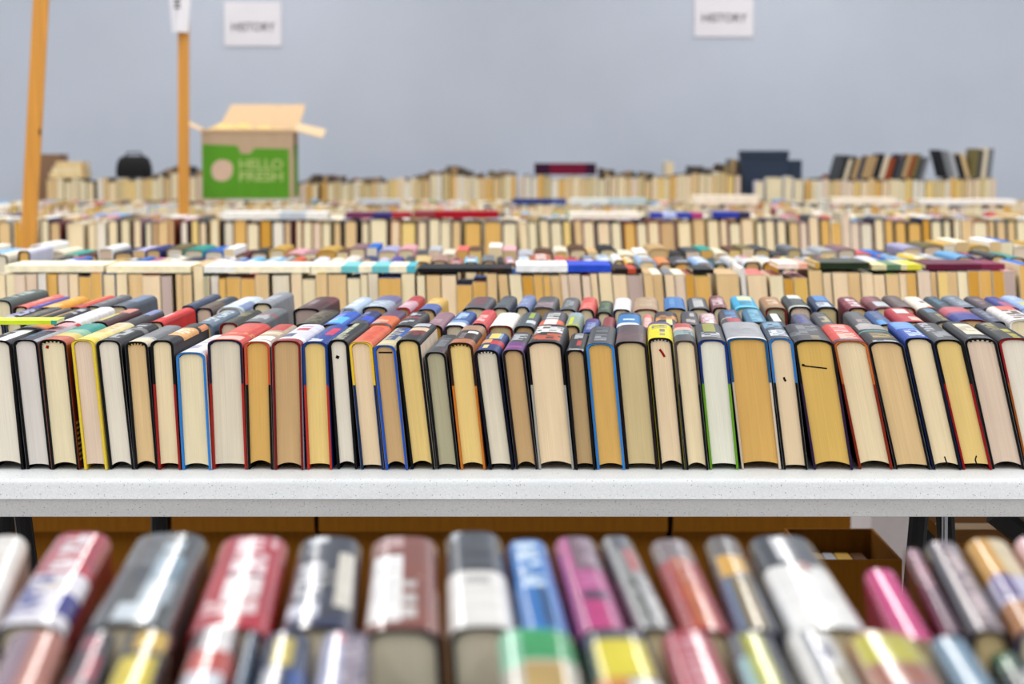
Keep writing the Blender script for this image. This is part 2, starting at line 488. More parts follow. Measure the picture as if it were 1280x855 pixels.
# ------------------------------------------------------------------ the speckled table's front row: bottom left/right, top left/right, top y, pages, board colours, jacket
# (bl, br, tl, tr, ytop, page, upper board colour, lower board colour, jacket base, patches, side colour, phrase)
FRONT = [
 (-12, 30, -28, 13, 425, 'white', 'black', None, 'char', [(0, 1, .62, .85, 'white'), (.72, 1, .5, 1, 'orange'), (.3, .95, .15, .5, 'lgrey', 't')], 'black', 'black-covered book with a white line down its spine'),
 (30.5, 64, 12, 46, 424.5, 'lilac', 'black', None, 'navy', [(.5, 1, 0, 1, 'pink'), (.5, 1, .78, 1, 'red'), (.1, .5, .15, .6, '4a6484', 't'), (0, .9, .8, .95, 'lgrey')], 'black', 'navy and pale pink spine over black boards'),
 (64.5, 99, 46.5, 83, 424, 'cream', 'black', None, 'c86a4a', [(.22, .55, 0, 1, 'd6c070'), (.38, .7, .2, 1, '8fb8a0'), (.6, 1, 0, 1, 'teal'), (0, .2, 0, 1, 'b86450')], '8a3418', 'teal-and-rust jacket, red dot on its pages'),
 (105.5, 135.5, 89, 117.5, 424, 'pink', 'd8bc30', None, 'e8d890', [(.5, 1, .2, .9, 'beige'), (0, .14, 0, 1, 'e4cc54'), (.4, .9, .3, .7, 'd0b060', 't')], 'd8bc30', 'yellow-boarded book with pinkish pages'),
 (136, 167.5, 118, 150, 425, 'white', 'black', None, 'char', [(.15, .9, .25, .75, 'lgrey', 't'), (.6, .7, 0, 1, 'grey')], 'black', 'black jacket with faded silver lettering'),
 (168, 195.5, 151, 185.5, 427, 'tan', 'black', None, 'grey', [(0, .22, 0, 1, 'beige'), (.22, .3, 0, 1, 'lgrey')], 'dgrey', 'grey spine with a beige foot, tan pages'),
 (196, 227, 186, 216.5, 425, 'pale', 'black', '8e1c1c', 'char', [(.3, .72, .25, 1, 'e0a868'), (.38, .66, .3, .9, 'ece0cc', 't'), (.8, 1, .85, 1, 'd89060')], 'char', 'black spine with a glowing orange figure'),
 (227.5, 265, 220, 256, 440, 'cream', '2878c4', None, 'e6e4e8', [(.2, .4, .2, .6, 'lilac', 't'), (.5, .8, .3, .8, 'silver', 't'), (0, .1, .1, .9, 'd0d8e8')], 'e8dcd8', 'short book in bright blue boards'),
 (265.5, 308, 257, 303, 424.5, 'gcream', '1a2038', '9a2420', 'c8463e', [(.05, .2, 0, .9, 'e0b4a8'), (.32, .44, 0, 1, 'd8845c', 't'), (.5, .9, .15, .8, 'd05a4c', 't')], 'c04038', 'thick salmon-red spine with a gold line'),
 (308.5, 341.5, 303.7, 337, 426.5, 'mustard', 'c0492c', 'black', 'b09c88', [(.1, .3, 0, .9, 'white'), (.4, .52, 0, .9, 'beige'), (.62, 1, 0, .8, 'b8443c'), (0, .08, 0, 1, 'white')], '6a5a48', 'white-banded brown and red spine, mustard pages'),
 (342.5, 381, 340, 375.4, 425, 'dtan', '6e1618', None, 'd4d4e2', [(0, .1, 0, 1, 'a03030'), (.1, .22, 0, 1, 'white'), (.22, .42, 0, .6, '505878'), (.6, .85, .3, .7, 'b84450', 't')], 'b8b8cc', 'white-and-lilac spine over dark red boards'),
 (381.5, 416.2, 376, 408.3, 427, 'yellow', '1c3c7c', 'b23220', '22408e', [(.38, .78, .42, .8, 'c8385c'), (.05, .22, .2, .7, 'c8d0e4', 't')], '1c3478', 'royal blue spine with a crimson patch'),
 (416.8, 448.3, 409, 432.5, 425, 'white', 'black', None, 'char', [(.3, .95, .1, .62, 'b8bc98', 't'), (.02, .3, .1, .7, '9a9c88', 't')], 'char', 'white-paged book with a round black dot'),
 (449, 480.5, 434, 464.5, 427, 'peach', 'e0b828', '14284c', 'd86444', [(.1, .9, .2, .8, 'cc5438', 't'), (0, .05, 0, 1, 'e8a868')], '50302c', 'coral spine over yellow-and-navy boards'),
 (481, 511, 466.3, 493.5, 431, 'dtan', '1f4fae', None, 'b8b09c', [(.3, 1, .3, .75, '3c5078', 't'), (.5, 1, .75, 1, '2c5cb0'), (.05, .25, 0, 1, 'd0c49c')], 'char', 'blue-boarded book with a black bar across its pages'),
 (511.5, 545.2, 495, 523, 424.5, 'yellow', 'black', None, 'char', [(.78, .98, .1, .8, 'silver'), (.55, .7, .1, .9, 'd8c0a0'), (.25, .52, .1, .9, '7a2c2e', 't')], 'e0d0bc', 'black spine with maroon band and silver label'),
 (546, 573.8, 529.6, 557, 440, 'sage', 'black', None, 'dgrey', [(.3, .8, .3, .7, 'grey', 't'), (0, .2, .5, .9, '6a4a50', 't')], 'char', 'short charcoal book with grey-green pages'),
 (574.2, 609, 560, 589, 428, 'yellow', '2c1a14', 'b86a20', '3a2c28', [(0, .22, 0, 1, 'b0704c'), (.3, .55, .25, .5, 'lgrey', 't'), (.55, .66, .55, .9, 'white'), (.72, 1, 0, 1, 'a88468')], 'b8703c', 'brown spine over orange boards, yellowed pages'),
 (609.5, 644, 593, 621, 437, 'gcream', 'black', None, '283870', [(.12, .3, .25, .55, 'd8cc8c'), (.32, .55, .4, 1, 'b83c40'), (.4, .62, 0, .4, 'd8a060'), (.66, .95, .25, .7, 'e0cc70'), (.66, .95, .7, .85, '88a8c8')], 'navy', 'multicoloured navy, red and yellow spine'),
 (645, 672.3, 626.5, 655, 437, 'dtan', '1c1418', None, 'dgrey', [(0, .42, 0, 1, '6a3c7c'), (.1, .2, .2, .8, '9a4c8c'), (.55, .9, .2, .8, 'lgrey', 't')], '1c1418', 'purple-footed dark spine with brown-tan pages'),
 (673, 717.6, 656, 703, 427, 'peach', 'black', '98968e', 'char', [(.5, .92, .12, .4, 'e0e0de', 't'), (.55, .85, .5, .88, 'd0d0d0', 't'), (.12, .48, .1, .9, 'b8583c', 't')], '222226', 'thick black spine lettered white and orange'),
 (718.2, 745.4, 706.5, 730.5, 437, 'brown', 'black', None, 'char', [(.6, .95, .25, .7, 'lgrey', 't'), (.25, .55, .4, .65, 'b03a34'), (0, .12, .2, .9, 'lgrey', 't')], 'black', 'short black book with a small red emblem'),
 (746, 782, 732, 767, 428.5, 'mustard', '2a7cc8', None, 'dgrey', [(.1, .45, .3, .75, '8c9096', 't'), (.6, .9, .3, .75, 'grey', 't')], 'dgrey', 'charcoal spine in bright blue boards, mustard pages'),
 (782.5, 823.6, 769, 807.5, 427, 'khaki', '1a1216', None, '584a4e', [(.05, 1, .42, .62, 'a88c74'), (.15, .5, 0, 1, '6c5254', 't')], 'dgrey', 'mauve-brown spine with a tan centre stripe'),
 (824.2, 856.8, 809.7, 840, 422, 'peach', 'black', None, 'e4d418', [(.1, .45, .4, .65, '7c7c80', 't'), (.45, .8, .2, .8, '74747c', 't'), (.85, 1, 0, 1, '5c5480')], 'c8b818', 'yellow spine above a red slash on its pages'),
 (857.3, 885.6, 841, 870, 425, 'pale', '4a3e38', 'black', '8aa0a0', [(0, .32, 0, 1, '4c4c50'), (.2, .3, .4, .6, 'b05048'), (.6, .76, 0, 1, 'e0b0a4'), (.76, 1, .1, .9, 'b85450'), (.32, .6, .5, .8, '5c6c74', 't')], 'c0cc50', 'salmon, teal and grey banded spine'),
 (886.2, 925.2, 873, 907, 424.5, 'mint', '16327a', '5c9420', 'dgrey', [(.48, .95, .35, .75, '96964a'), (.15, .42, .2, .45, 'silver', 't'), (.15, .42, .55, .85, 'silver', 't')], 'dgrey', 'white-paged book in blue-and-green boards'),
 (926, 977.5, 908, 958.5, 422.5, 'mustard', '1a5484', 'c8b8a0', '9ea0a6', [(0, .08, 0, 1, 'd8d8da'), (.3, .6, .2, .8, '94969c', 't')], '1a5484', 'thickest book, plain silver spine, mustard pages'),
 (978.2, 1011, 961, 989.6, 422.5, 'peach', '2470b8', 'black', '3c4a5c', [(.15, .5, .15, .5, 'd0d4d8', 't'), (.15, .5, .55, .9, 'b8c0cc', 't'), (.6, .95, .1, .9, '7aa0bc', 't')], '2c3440', 'slate spine with white letters, blue-and-black boards'),
 (1011.6, 1069, 992, 1038, 424.5, 'ochre', 'black', '2a1838', '3c3e44', [(.5, .9, .3, .8, '74787e', 't'), (.08, .4, .4, .7, '8c7c58', 't'), (.3, .5, 0, .5, '6c7076', 't')], '28202c', 'thick charcoal spine, struck black line across mustard pages'),
 (1070.5, 1118, 1041, 1082.5, 426, 'pale', 'b8642c', '7c2410', 'cc4c42', [(.5, .95, .25, .75, 'e0a49c', 't'), (.12, .5, .3, .8, 'e0b0a4', 't'), (0, .1, 0, 1, '5c3c40')], '6a3028', 'red spine with pale letters over orange-brown boards'),
 (1118.5, 1164.3, 1084.5, 1128.5, 427, 'tan', 'black', None, 'char', [(.7, 1, .1, .5, 'a8a4a4'), (.7, 1, .58, .95, 'a09c9c'), (.56, .62, 0, 1, '4ca8a0'), (.2, .45, .25, .95, 'a08a54', 't'), (0, .06, .2, .9, 'lgrey', 't')], 'char', 'black spine crossed by a turquoise line'),
 (1165, 1202.8, 1131, 1164, 422, 'pale', 'black', None, '2a4ca4', [(.58, 1, .1, .9, '6c9cd8'), (.12, .5, .3, .85, 'b8c8e8', 't')], '24408c', 'cobalt spine with white and sky-blue blocks'),
 (1203.4, 1240.5, 1167, 1202.5, 424.5, 'yellow', 'black', '8c1014', 'dgrey', [(.5, 1, .15, .5, 'a4a6ac', 't'), (.1, .45, .3, .5, '8c8e94', 't'), (.2, .55, .6, .85, '8a8c92', 't')], 'char', 'charcoal spine with silver emblem, black-and-red boards'),
 (1241, 1282, 1206, 1245.5, 423, 'pink', 'black', None, 'char', [(.2, .85, .25, .8, 'd8d0b8'), (.4, .7, .35, .7, 'b4ac98', 't'), (0, .1, .2, .9, '5c5e64', 't')], 'char', 'black spine with a cream title label'),
 (1282.6, 1326, 1248.5, 1290, 423, 'white', '8c1418', '8a4a18', 'char', [(.05, .6, .4, .75, 'b4aa40', 't'), (.5, .95, .2, .6, '8c8458', 't')], 'black', 'black spine in gold lettering, half out of frame'),
]
Y1 = 2.466
YAW1 = [(0, 690), (1280, 880)]
RINGS = {2: 'red dot'}
prev = None
front_books = []
n_front = 0
for i, (bl, br, tl, tr, yt, page, cA, cB, base, patches, side, phrase) in enumerate(FRONT):
    _, ztop = at((tl + tr) / 2, yt, Y1)
    H = ztop - ZB
    xb0, xb1 = xat(bl, ZB, Y1), xat(br, ZB, Y1)
    xt0, xt1 = xat(tl, ztop, Y1), xat(tr, ztop, Y1)
    T = 0.5 * ((xb1 - xb0) + (xt1 - xt0))
    cb, ct = (xb0 + xb1) / 2, (xt0 + xt1) / 2
    k = (ct - cb) / H
    if prev:                                   # keep clear of the neighbour at the foot and at the top
        pc, pT, pk, pH = prev
        h = min(H, pH)
        for z in (0.0, h):
            gap = (cb + k * z - T / 2) - (pc + pk * z + pT / 2)
            if gap < 0.0006:
                d = 0.0006 - gap
                T -= d
                cb += d / 2
    prev = (cb, T, k, H)
    xc = (tl + tr) / 2
    dx = (lerp_table(YAW1, xc) - 640) / F
    L = 0.232 + 0.008 * math.sin(i * 2.3)
    Yo = Y1 + 0.003 * math.sin(i * 1.7)
    rise = 0.0055 if base in ('9ea0a6',) else 0.0075
    parts = hardcover_parts(T, H, L, k, page, cA, cB, base, patches, side, rise=rise, split=0.66, seed=i, arch=(0.004, 0.0015, 0.003, 0.001, 0.0045)[i % 5], bot=(0.0062, 0.0045, 0.0056)[i % 3])
    label = f'{phrase}, {nth(i + 1)} from left in front row'
    root, made = place_book(parts, 'hardcover_book', (cb, Yo, ZB), dx, label, 'books in the sharp front row')
    front_books.append((root, made, T, H, k, cb, Yo))

def page_mark(i, name, strokes, col, r=0.0007):
    """pen or remainder mark on the page ends of front-row book i, given as pixel polylines"""
    root, made, T, H, k, cb, Yo = front_books[i]
    mb = MB()
    a = -root.rotation_euler.z
    for s in strokes:
        pts = []
        for (px, py) in s:
            X, Z = at(px, py, Yo)
            pts.append((X - cb, Z - ZB))
        for (p, q) in zip(pts, pts[1:]):
            d = Vector((q[0] - p[0], q[1] - p[1]))
            n = Vector((-d.y, d.x)).normalized() * r
            y = 0.0026
            P = [(p[0] - n.x, y, p[1] - n.y), (q[0] - n.x, y, q[1] - n.y), (q[0] + n.x, y, q[1] + n.y), (p[0] + n.x, y, p[1] + n.y)]
            Q = [(x, y + 0.0003, z) for x, _, z in P]
            mb.quad(P[::-1] if d.x < 0 else P, col)
            for e in range(4):
                g = (e + 1) % 4
                mb.quad([P[e], P[g], Q[g], Q[e]], col)
    mb.obj(name, M_CLOTH, made['page_block'])

INK, RED = lin('121214'), lin('8c1410')
page_mark(2, 'red_dot', [[(56.8, 433.5), (60.2, 434.5)]], RED, 0.0019)
page_mark(12, 'black_dot', [[(419.5, 446), (423.5, 447.5)]], INK, 0.0018)
page_mark(14, 'black_line', [[(473, 441), (490, 441)]], INK, 0.0009)
page_mark(24, 'red_slash', [[(824.5, 437), (828, 441.5), (831, 446.5)]], RED, 0.0014)
page_mark(28, 'black_mark', [[(980, 472), (981, 475), (982.5, 477)]], INK, 0.0013)
page_mark(29, 'black_line', [[(1003, 456), (1006, 458), (1034, 461)]], INK, 0.0008)
page_mark(29, 'line_end', [[(1003, 456.5), (1006, 457.5)]], INK, 0.0013)
page_mark(32, 'pen_tick', [[(1181, 571), (1184.5, 581)]], INK, 0.0008)
page_mark(33, 'pen_tick', [[(1221, 570), (1219.5, 575), (1221.5, 581.5)]], INK, 0.0008)

def headband(i, c1, c2):
    root, made, T, H, k, cb, Yo = front_books[i]
    mb = MB()
    n = 11
    w = T / 2 - 0.004
    for j in range(n):
        x0, x1 = -w + 2 * w * j / n, -w + 2 * w * (j + 1) / n
        xm = (x0 + x1) / 2
        z = H - 0.0075 + 0.0035 * (1 - (xm / w) ** 2) ** 0.6
        mb.box((x0 + k * z, 0.0015, z), (x1 + k * z, 0.003, z + 0.0014), lin(c1 if j % 2 else c2))
    mb.obj('headband', M_CLOTH, made['page_block'])
headband(2, 'black', 'd8c8a0')
headband(5, 'black', 'd8b060')
headband(17, 'black', 'c8a050')
headband(18, 'navy', 'e0d8c0')
headband(24, 'navy', 'b8b8b8')
headband(34, 'black', 'd0c8b8')

# bar-code sticker on the rust jacket of the third book
root, made, T, H, k, cb, Yo = front_books[2]
mb = MB()
for j in range(15):
    z0 = 0.010 + 0.048 * j / 15
    z1 = 0.010 + 0.048 * (j + 1) / 15
    col = lin('d8b868') if j % 2 == 0 or j in (0, 14) else lin('4a3820')
    xs = lambda z: T / 2 + 0.0004 + k * z
    mb.quad([(xs(z0), 0.006, z0), (xs(z0), 0.04, z0), (xs(z1), 0.04, z1), (xs(z1), 0.006, z1)], col)
mb.obj('barcode_sticker', M_JACKET, made['dust_jacket'])

# ------------------------------------------------------------------ rows seen spine-up (middle and back row): (left, right, top y, jacket base, patches, pages, phrase) at the end that faces the camera
MID = [
 (-20, 4, 401, 'navy', [(.2, .9, .1, .9, 'lilac', 't')], 'cream', 'navy spine with pale letters'),
 (4.5, 27, 401, 'dgrey', [(.3, .8, .2, .8, 'olive', 't')], 'cream', 'dark grey spine with olive letters'),
 (29, 46, 401, 'char', [(.3, .95, 0, .5, 'b08858')], 'tan', 'black-and-tan spine'),
 (47, 70, 400.5, '2a2a30', [(.1, .75, .05, .45, 'b08a54'), (.55, .9, .4, .9, 'lgrey', 't')], 'tan', 'black spine with a gold strip and white letters'),
 (72, 96, 401, 'f2f2f4', [(0, .08, .7, 1, 'f8f8f8')], 'white', 'plain white spine'),
 (112, 135, 402, '4a2428', [(.1, .65, 0, .5, 'd8c860'), (.7, 1, 0, .9, 'd08878'), (.1, .4, .55, .9, 'dgrey', 't')], 'cream', 'dark red and yellow spine'),
 (148, 166, 403, 'dgrey', [(.6, 1, .1, .9, '8088b8'), (.05, .2, .2, .8, 'char')], 'cream', 'grey spine fading to lilac'),
 (184, 204, 402, 'cc2420', [(.3, .62, .1, .55, 'e8bab4'), (.1, .9, .85, 1, 'b81c18')], 'cream', 'scarlet jacket with a white title'),
 (241, 266, 404, '66788c', [(.2, .9, .1, .9, 'b8c4c8', 't'), (.4, .6, .2, .6, '8c5c60', 't')], 'tan', 'blue-grey mottled spine'),
 (273, 298, 403, '34362e', [(.5, .8, .3, .8, '7c7448', 't')], 'pink', 'black spine with olive letters'),
 (300, 329, 402, '6c7074', [(.2, .5, .1, .9, 'lgrey', 't'), (.5, .56, 0, 1, 'b04048')], 'mauve', 'grey spine with a red rule'),
 (369, 398, 404, '3a362e', [(.1, .9, .1, .9, '6c6048', 't')], 'cream', 'brown-black spine densely lettered'),
 (399.5, 428, 405, '2c5cc0', [(.1, .55, .2, .9, '5cb8ec'), (.2, .4, .1, .5, 'c0b8e0', 't'), (.55, .8, 0, .6, '7c88d8')], 'sage', 'bright blue spine with cyan glow'),
 (431, 455, 405, '2a3468', [(.3, .6, .4, 1, '2850c8'), (.05, .25, 0, 1, 'dgrey'), (.6, .9, .2, .6, '7c84b4', 't')], 'cream', 'navy spine with a vivid blue patch'),
 (458, 487, 405, 'd86c3c', [(0, .12, 0, 1, 'dgrey'), (.12, .35, .1, .7, 'd8b0a0', 't'), (.6, 1, 0, 1, '5c4868')], 'cream', 'orange spine with grey foot and violet head'),
 (491, 519, 406, '3a3a40', [(.1, .36, .1, .8, 'b8c0c4', 't'), (.5, .62, .1, .9, '9c3c40'), (.7, .95, .3, .8, 'silver', 't')], 'brown', 'charcoal spine with silver labels and red rule'),
 (529, 553, 406.5, '94707c', [(.2, .5, .2, .7, 'a88c94', 't')], 'deep', 'dusty mauve spine'),
 (555, 581, 406, '2c5898', [(0, .2, 0, 1, 'd8dce0'), (.2, .34, 0, 1, '7c9cc8'), (.45, .9, .3, .7, 'a8c0d8', 't')], 'gcream', 'blue spine whitening towards its foot'),
 (587, 608, 404, 'd04c4c', [(.15, .6, .2, .75, 'e8b8b4', 't')], 'cream', 'red spine with a pink title'),
 (609.5, 641, 407, 'e6e4de', [(.15, .85, .35, .65, 'c8c8c4', 't')], 'khaki', 'cream-white spine with grey letters'),
 (642, 668, 407, '4c545c', [(.2, .42, .35, .95, 'c8d0d8'), (.55, .95, .45, .8, '9cb050')], 'dtan', 'slate spine with green and white blocks'),
 (670, 703.5, 406, '46464c', [(0, .35, 0, 1, 'd8603c'), (.05, .42, .2, .75, 'e8dcd8'), (.45, .9, .2, .8, 'd0d0d0', 't')], 'cream', 'grey and orange spine with white label'),
 (704.5, 724.5, 407, '8c9c8c', [(.1, .65, .2, .5, 'c8cc38'), (.7, 1, 0, 1, '94a8b0'), (0, .08, 0, 1, 'a0a848')], 'tan', 'sage spine with a lime stripe'),
 (726, 747, 415, '33478c', [(.2, .7, .3, .7, '8c94bc', 't'), (.8, 1, .2, .8, '74407c')], 'cream', 'low indigo spine'),
 (750, 767.5, 414, '8c3c40', [(.1, .9, .4, .6, 'c09c58', 't')], 'cream', 'low wine-red spine with gold figures'),
 (770, 801, 407, '3478b4', [(0, .2, 0, 1, 'dde6ea'), (.42, .5, .3, .7, 'd0e0ec'), (.7, .95, .4, .65, 'b8d4e8', 't'), (.85, 1, 0, 1, 'dgrey')], 'cream', 'sky blue spine with a white foot'),
 (803, 816, 409, 'e0a8a0', [(.2, .8, .3, .7, 'd8bcb4', 't'), (.75, 1, 0, 1, 'd87c70')], 'cream', 'narrow pale pink spine'),
 (818, 849, 406.5, '3c3c40', [(.05, .45, .42, .7, 'e4d890'), (.5, .9, .35, .65, 'ece0a8'), (.4, .68, .05, .95, 'd8944c', 't')], 'cream', 'dark spine with cream label and orange swirl'),
 (853, 876.5, 406, '4c4c52', [(.15, .4, .2, .8, 'b0a8a4', 't'), (.6, .95, .5, .75, 'b4b0ac', 't')], 'cream', 'charcoal spine with scratchy white letters'),
 (877.5, 899, 407, 'b88c94', [(.05, .4, .2, .8, 'e4dcdc', 't'), (.4, .9, .1, .9, 'dcd0d4', 't')], 'cream', 'pink-and-white spine'),
 (903, 932, 403.5, '4a4c54', [(.1, .35, .3, .9, 'b04850'), (.4, .9, .3, .8, '4c7cb4', 't'), (.35, .42, 0, .4, 'c0b8a8')], 'cream', 'grey spine with blue picture and red letters'),
 (935, 962, 403, '4c7898', [(.1, .9, .2, .8, '6cacc4', 't')], 'cream', 'steel blue spine with teal letters'),
 (966, 986, 408, 'char', [(.4, 1, .3, .7, 'e8e8e6')], 'cream', 'black spine with a white streak'),
 (1000, 1024, 409, '5a5c78', [(.4, .8, .2, .6, '4444a0', 't')], 'cream', 'low dusky violet spine'),
 (1027, 1050, 408, '4c4e54', [(.3, .7, .3, .7, 'a89c78', 't')], 'khaki', 'low grey spine with sandy letters'),
 (1069, 1095, 405.5, '5a5c60', [(.15, .4, .3, .9, '9c8884', 't'), (.0, .1, .1, .9, 'a8a8a4', 't')], 'gcream', 'grey laminated spine showing its page side'),
 (1097, 1122, 405, '3c5c90', [(0, .3, .1, .5, '4c94d8'), (.3, .9, .3, .9, '5c6484', 't')], 'cream', 'slate blue spine, brighter foot'),
 (1126, 1160, 402, 'b0303c', [(.1, .36, .35, .95, 'e4b8a8'), (.6, .92, .25, .75, 'ecd8d0')], 'cream', 'crimson spine with two pale labels'),
 (1168, 1193, 401, '36383a', [(.1, .6, .35, .8, '9c8c5c', 't'), (.65, .95, .3, .8, '5c7c98')], 'cream', 'black spine with gold and blue panels'),
 (1196, 1236, 399, '34408c', [(.62, 1, 0, 1, 'c0606c'), (.45, .62, 0, 1, '7c5488'), (0, .1, .1, .9, '1c3c9c')], 'tan', 'thick indigo spine turning pink at its head'),
 (1240, 1258, 402, '50566c', [(.2, .8, .2, .8, '7c8498', 't')], 'cream', 'dusky blue-grey spine'),
 (1261, 1300, 399, 'e0dcd8', [(.1, .8, .2, .8, '6c5c58', 't'), (.7, 1, .2, .9, 'd8705c')], 'cream', 'white spine with brown letters and red head'),
]
BACK = [
 (-14, 14, 375, '4c5854', [(.3, .8, .3, .8, 'a8b4b0', 't')], 'cream', 'grey-green spine'),
 (15, 34, 383, 'd8685c', [(.3, .8, .2, .8, 'e09c90', 't')], 'cream', 'coral pink spine'),
 (35, 45, 384, '4c48a0', [(.2, .5, .3, .7, '7c78b8', 't')], 'cream', 'narrow violet spine'),
 (46, 69, 384, 'e0a030', [(.05, .3, .2, .9, 'e8c070'), (.6, .9, .2, .8, 'e8b050', 't')], 'cream', 'amber spine'),
 (84, 102, 384, 'c8402c', [(.3, 1, 0, .5, 'e0904c'), (0, .3, .2, .8, '904840', 't')], 'cream', 'red-and-orange spine'),
 (106, 126, 382, '5c5e64', [(.2, .9, .2, .8, '7c7e84', 't')], 'cream', 'plain graphite spine'),
 (134, 160, 382, '4c5664', [(.4, 1, .2, .9, '6c7c98')], 'cream', 'slate block with a flat dark end'),
 (226, 242, 382, '34405c', [(.2, .9, .2, .8, '505c78', 't')], 'tan', 'dark navy spine by the gap'),
 (243.5, 266, 384.5, '5c4c40', [(.5, 1, .6, 1, '2c3444'), (.6, .9, .1, .6, 'a09458')], 'pink', 'brown-and-navy spine with red boards showing'),
 (270, 303, 384, 'c4d0d8', [(.3, .9, .2, .8, 'dce4e8', 't'), (.1, .6, .7, 1, '8494b8')], 'cream', 'ice blue spine'),
 (315, 339, 379, '8c9098', [(.2, .7, .2, .8, 'a8acb4', 't')], 'cream', 'silver-grey spine'),
 (366, 400, 385, '4c2c30', [(.2, .7, .2, .6, '8c7c80', 't'), (.6, 1, .7, 1, '6c343c')], 'mauve', 'wide maroon-brown spine'),
 (424, 446, 385, 'b4c8e0', [(.2, .8, .2, .8, 'dce0e8', 't')], 'cream', 'powder blue spine'),
 (452, 484, 383, '9ca8b8', [(.55, 1, 0, 1, '706c94'), (0, .5, .1, .9, 'b8c8d4', 't')], 'brown', 'wide grey-lilac spine over red boards'),
 (494, 513, 384, 'b43c40', [(0, .55, 0, 1, 'd0a4b0'), (.2, .4, .2, .8, 'dcc0cc', 't')], 'brown', 'red spine with a pink lower half'),
 (520, 545, 386, 'd8b058', [(0, .45, 0, 1, '5468a8'), (.5, .9, .2, .8, 'e4c880', 't')], 'tan', 'yellow spine with a blue foot'),
 (577, 609, 384.5, '54565c', [(.2, .9, .3, .7, '7c4850', 't')], 'cream', 'grey spine with dim red letters'),
 (615, 636, 384, '4a5058', [(.2, .8, .2, .8, '5c646c', 't')], 'cream', 'low slate spine'),
 (643, 662, 383, '7484b0', [(.1, .7, .2, .8, '94a0c4', 't')], 'cream', 'periwinkle spine'),
 (665, 693, 384, '58585c', [(0, .5, .1, .9, '98848c', 't')], 'brown', 'grey-and-mauve rounded spine'),
 (698, 720, 386, '5c6064', [(.2, .8, .2, .8, '94989c', 't')], 'cream', 'ash grey spine'),
 (722, 743, 386, 'd4584c', [(.1, .5, .2, .8, 'e09088', 't')], 'cream', 'round salmon spine'),
 (745.5, 764, 390, '3a4c3c', [(.2, .8, .3, .7, '6c8064', 't')], 'cream', 'bottle green spine'),
 (765.5, 788, 386, 'e2e2e6', [(.1, .5, .4, .6, 'a8a8ac', 't')], 'cream', 'white rounded spine'),
 (791, 824, 386, 'b09478', [(.2, .8, .2, .8, 'b8a488', 't')], 'cream', 'wide sandy spine'),
 (830.5, 858, 385, '3c74b4', [(.1, .9, .3, .6, '6c9cc8', 't')], 'tan', 'azure spine'),
 (861, 887, 385, '4c4e52', [(.1, .9, .2, .8, 'b4b4b4', 't')], 'cream', 'charcoal spine with blocky white letters'),
 (890, 911, 384, '7c484c', [(.2, .8, .1, .9, 'c8b0b4', 't')], 'cream', 'dark red spine with white letters'),
 (919, 950, 384, '3ca8d4', [(.6, .95, .3, .9, 'd4d8a8'), (.15, .5, .2, .8, '3884a4', 't'), (0, .1, 0, 1, '7cd0ec')], 'cream', 'turquoise spine with yellow head'),
 (956, 983, 384, 'a87c58', [(.3, .7, .2, .8, 'd0bc9c', 't'), (0, .12, 0, 1, '7c7850')], 'sage', 'brown-orange spine over grey-green pages'),
 (986, 1015, 383, '40484a', [(.7, 1, .3, .9, 'd4dad4'), (0, .12, 0, 1, 'c8ccc4')], 'pink', 'charcoal spine with white ends'),
 (1021, 1048, 384, '344464', [(.55, 1, .2, 1, '3c80c4'), (.05, .4, .1, .8, 'c0c8d4', 't')], 'khaki', 'navy spine with bright blue head'),
 (1060, 1084, 384, '7c3440', [(.1, .8, .3, .8, 'd4ccd0', 't'), (.2, .6, 0, .4, 'a05058', 't')], 'tan', 'maroon spine with white picture'),
 (1091, 1119, 384, '6c3c44', [(.1, .5, .3, .9, 'b8c0c4'), (.5, 1, 0, .4, '8c5458')], 'peach', 'maroon spine with pale panel'),
 (1121, 1145, 384, '5c4c4c', [(.1, .8, .2, .8, '6c5c5c', 't')], 'cream', 'brown-grey spine'),
 (1147, 1171, 384, 'ece0d0', [(.0, .12, .6, 1, 'c84830'), (.4, .6, .4, .7, '786488', 't')], 'cream', 'cream spine with a red corner'),
 (1174, 1197, 384, '34424c', [(.3, .9, .3, .8, '3c6c88', 't')], 'cream', 'dark teal spine'),
 (1200, 1225, 384, '6c7888', [(.2, .8, .2, .8, '94a0a8', 't')], 'cream', 'blue-grey spine, mottled'),
 (1228, 1252, 384, '4a4248', [(.3, .8, .3, .8, '8c6c74', 't')], 'cream', 'dark plum-grey spine'),
 (1254, 1276, 384, '343c88', [(0, .5, .3, 1, 'a85880'), (.5, .8, .5, 1, '5c4890')], 'cream', 'royal blue and rose spine'),
 (1278, 1304, 384, '94acd4', [(0, .45, .2, .8, 'c8c478'), (.6, 1, .2, .8, 'b0c4e4', 't')], 'cream', 'pale blue spine with yellow foot'),
]
def spine_row(rows, Y0, word, group, L0, yaw_tab, k_tab):
    prevR, Hp = -9, None
    for i, (xl, xr, yt, base, patches, page, phrase) in enumerate(rows):
        X0, Z = at(xl, yt, Y0)
        X1, _ = at(xr, yt, Y0)
        H = Z - ZB
        k = lerp_table(k_tab, xl)
        dx = (lerp_table(yaw_tab, xl) - 640) / F
        X0 = max(X0, prevR + 0.0008)
        T = X1 - X0
        cb = (X0 + X1) / 2 - k * H
        prevR = X1
        dark = base if rng.random() < .35 else ('17171a', '17171a', '2a1c1e', '1c2438', '6e1618')[i % 5]
        parts = hardcover_parts(T, H, L0 + 0.01 * math.sin(i * 1.9), k, page, dark, None, base, patches, None, seed=100 + i, arc=10, ny=20, rise=0.007 if i % 3 else 0.0095)
        place_book(parts, 'hardcover_book', (cb, Y0 + 0.004 * math.sin(i * 2.1), ZB), dx, f'{phrase}, {nth(i + 1)} from left in the {word}', group)

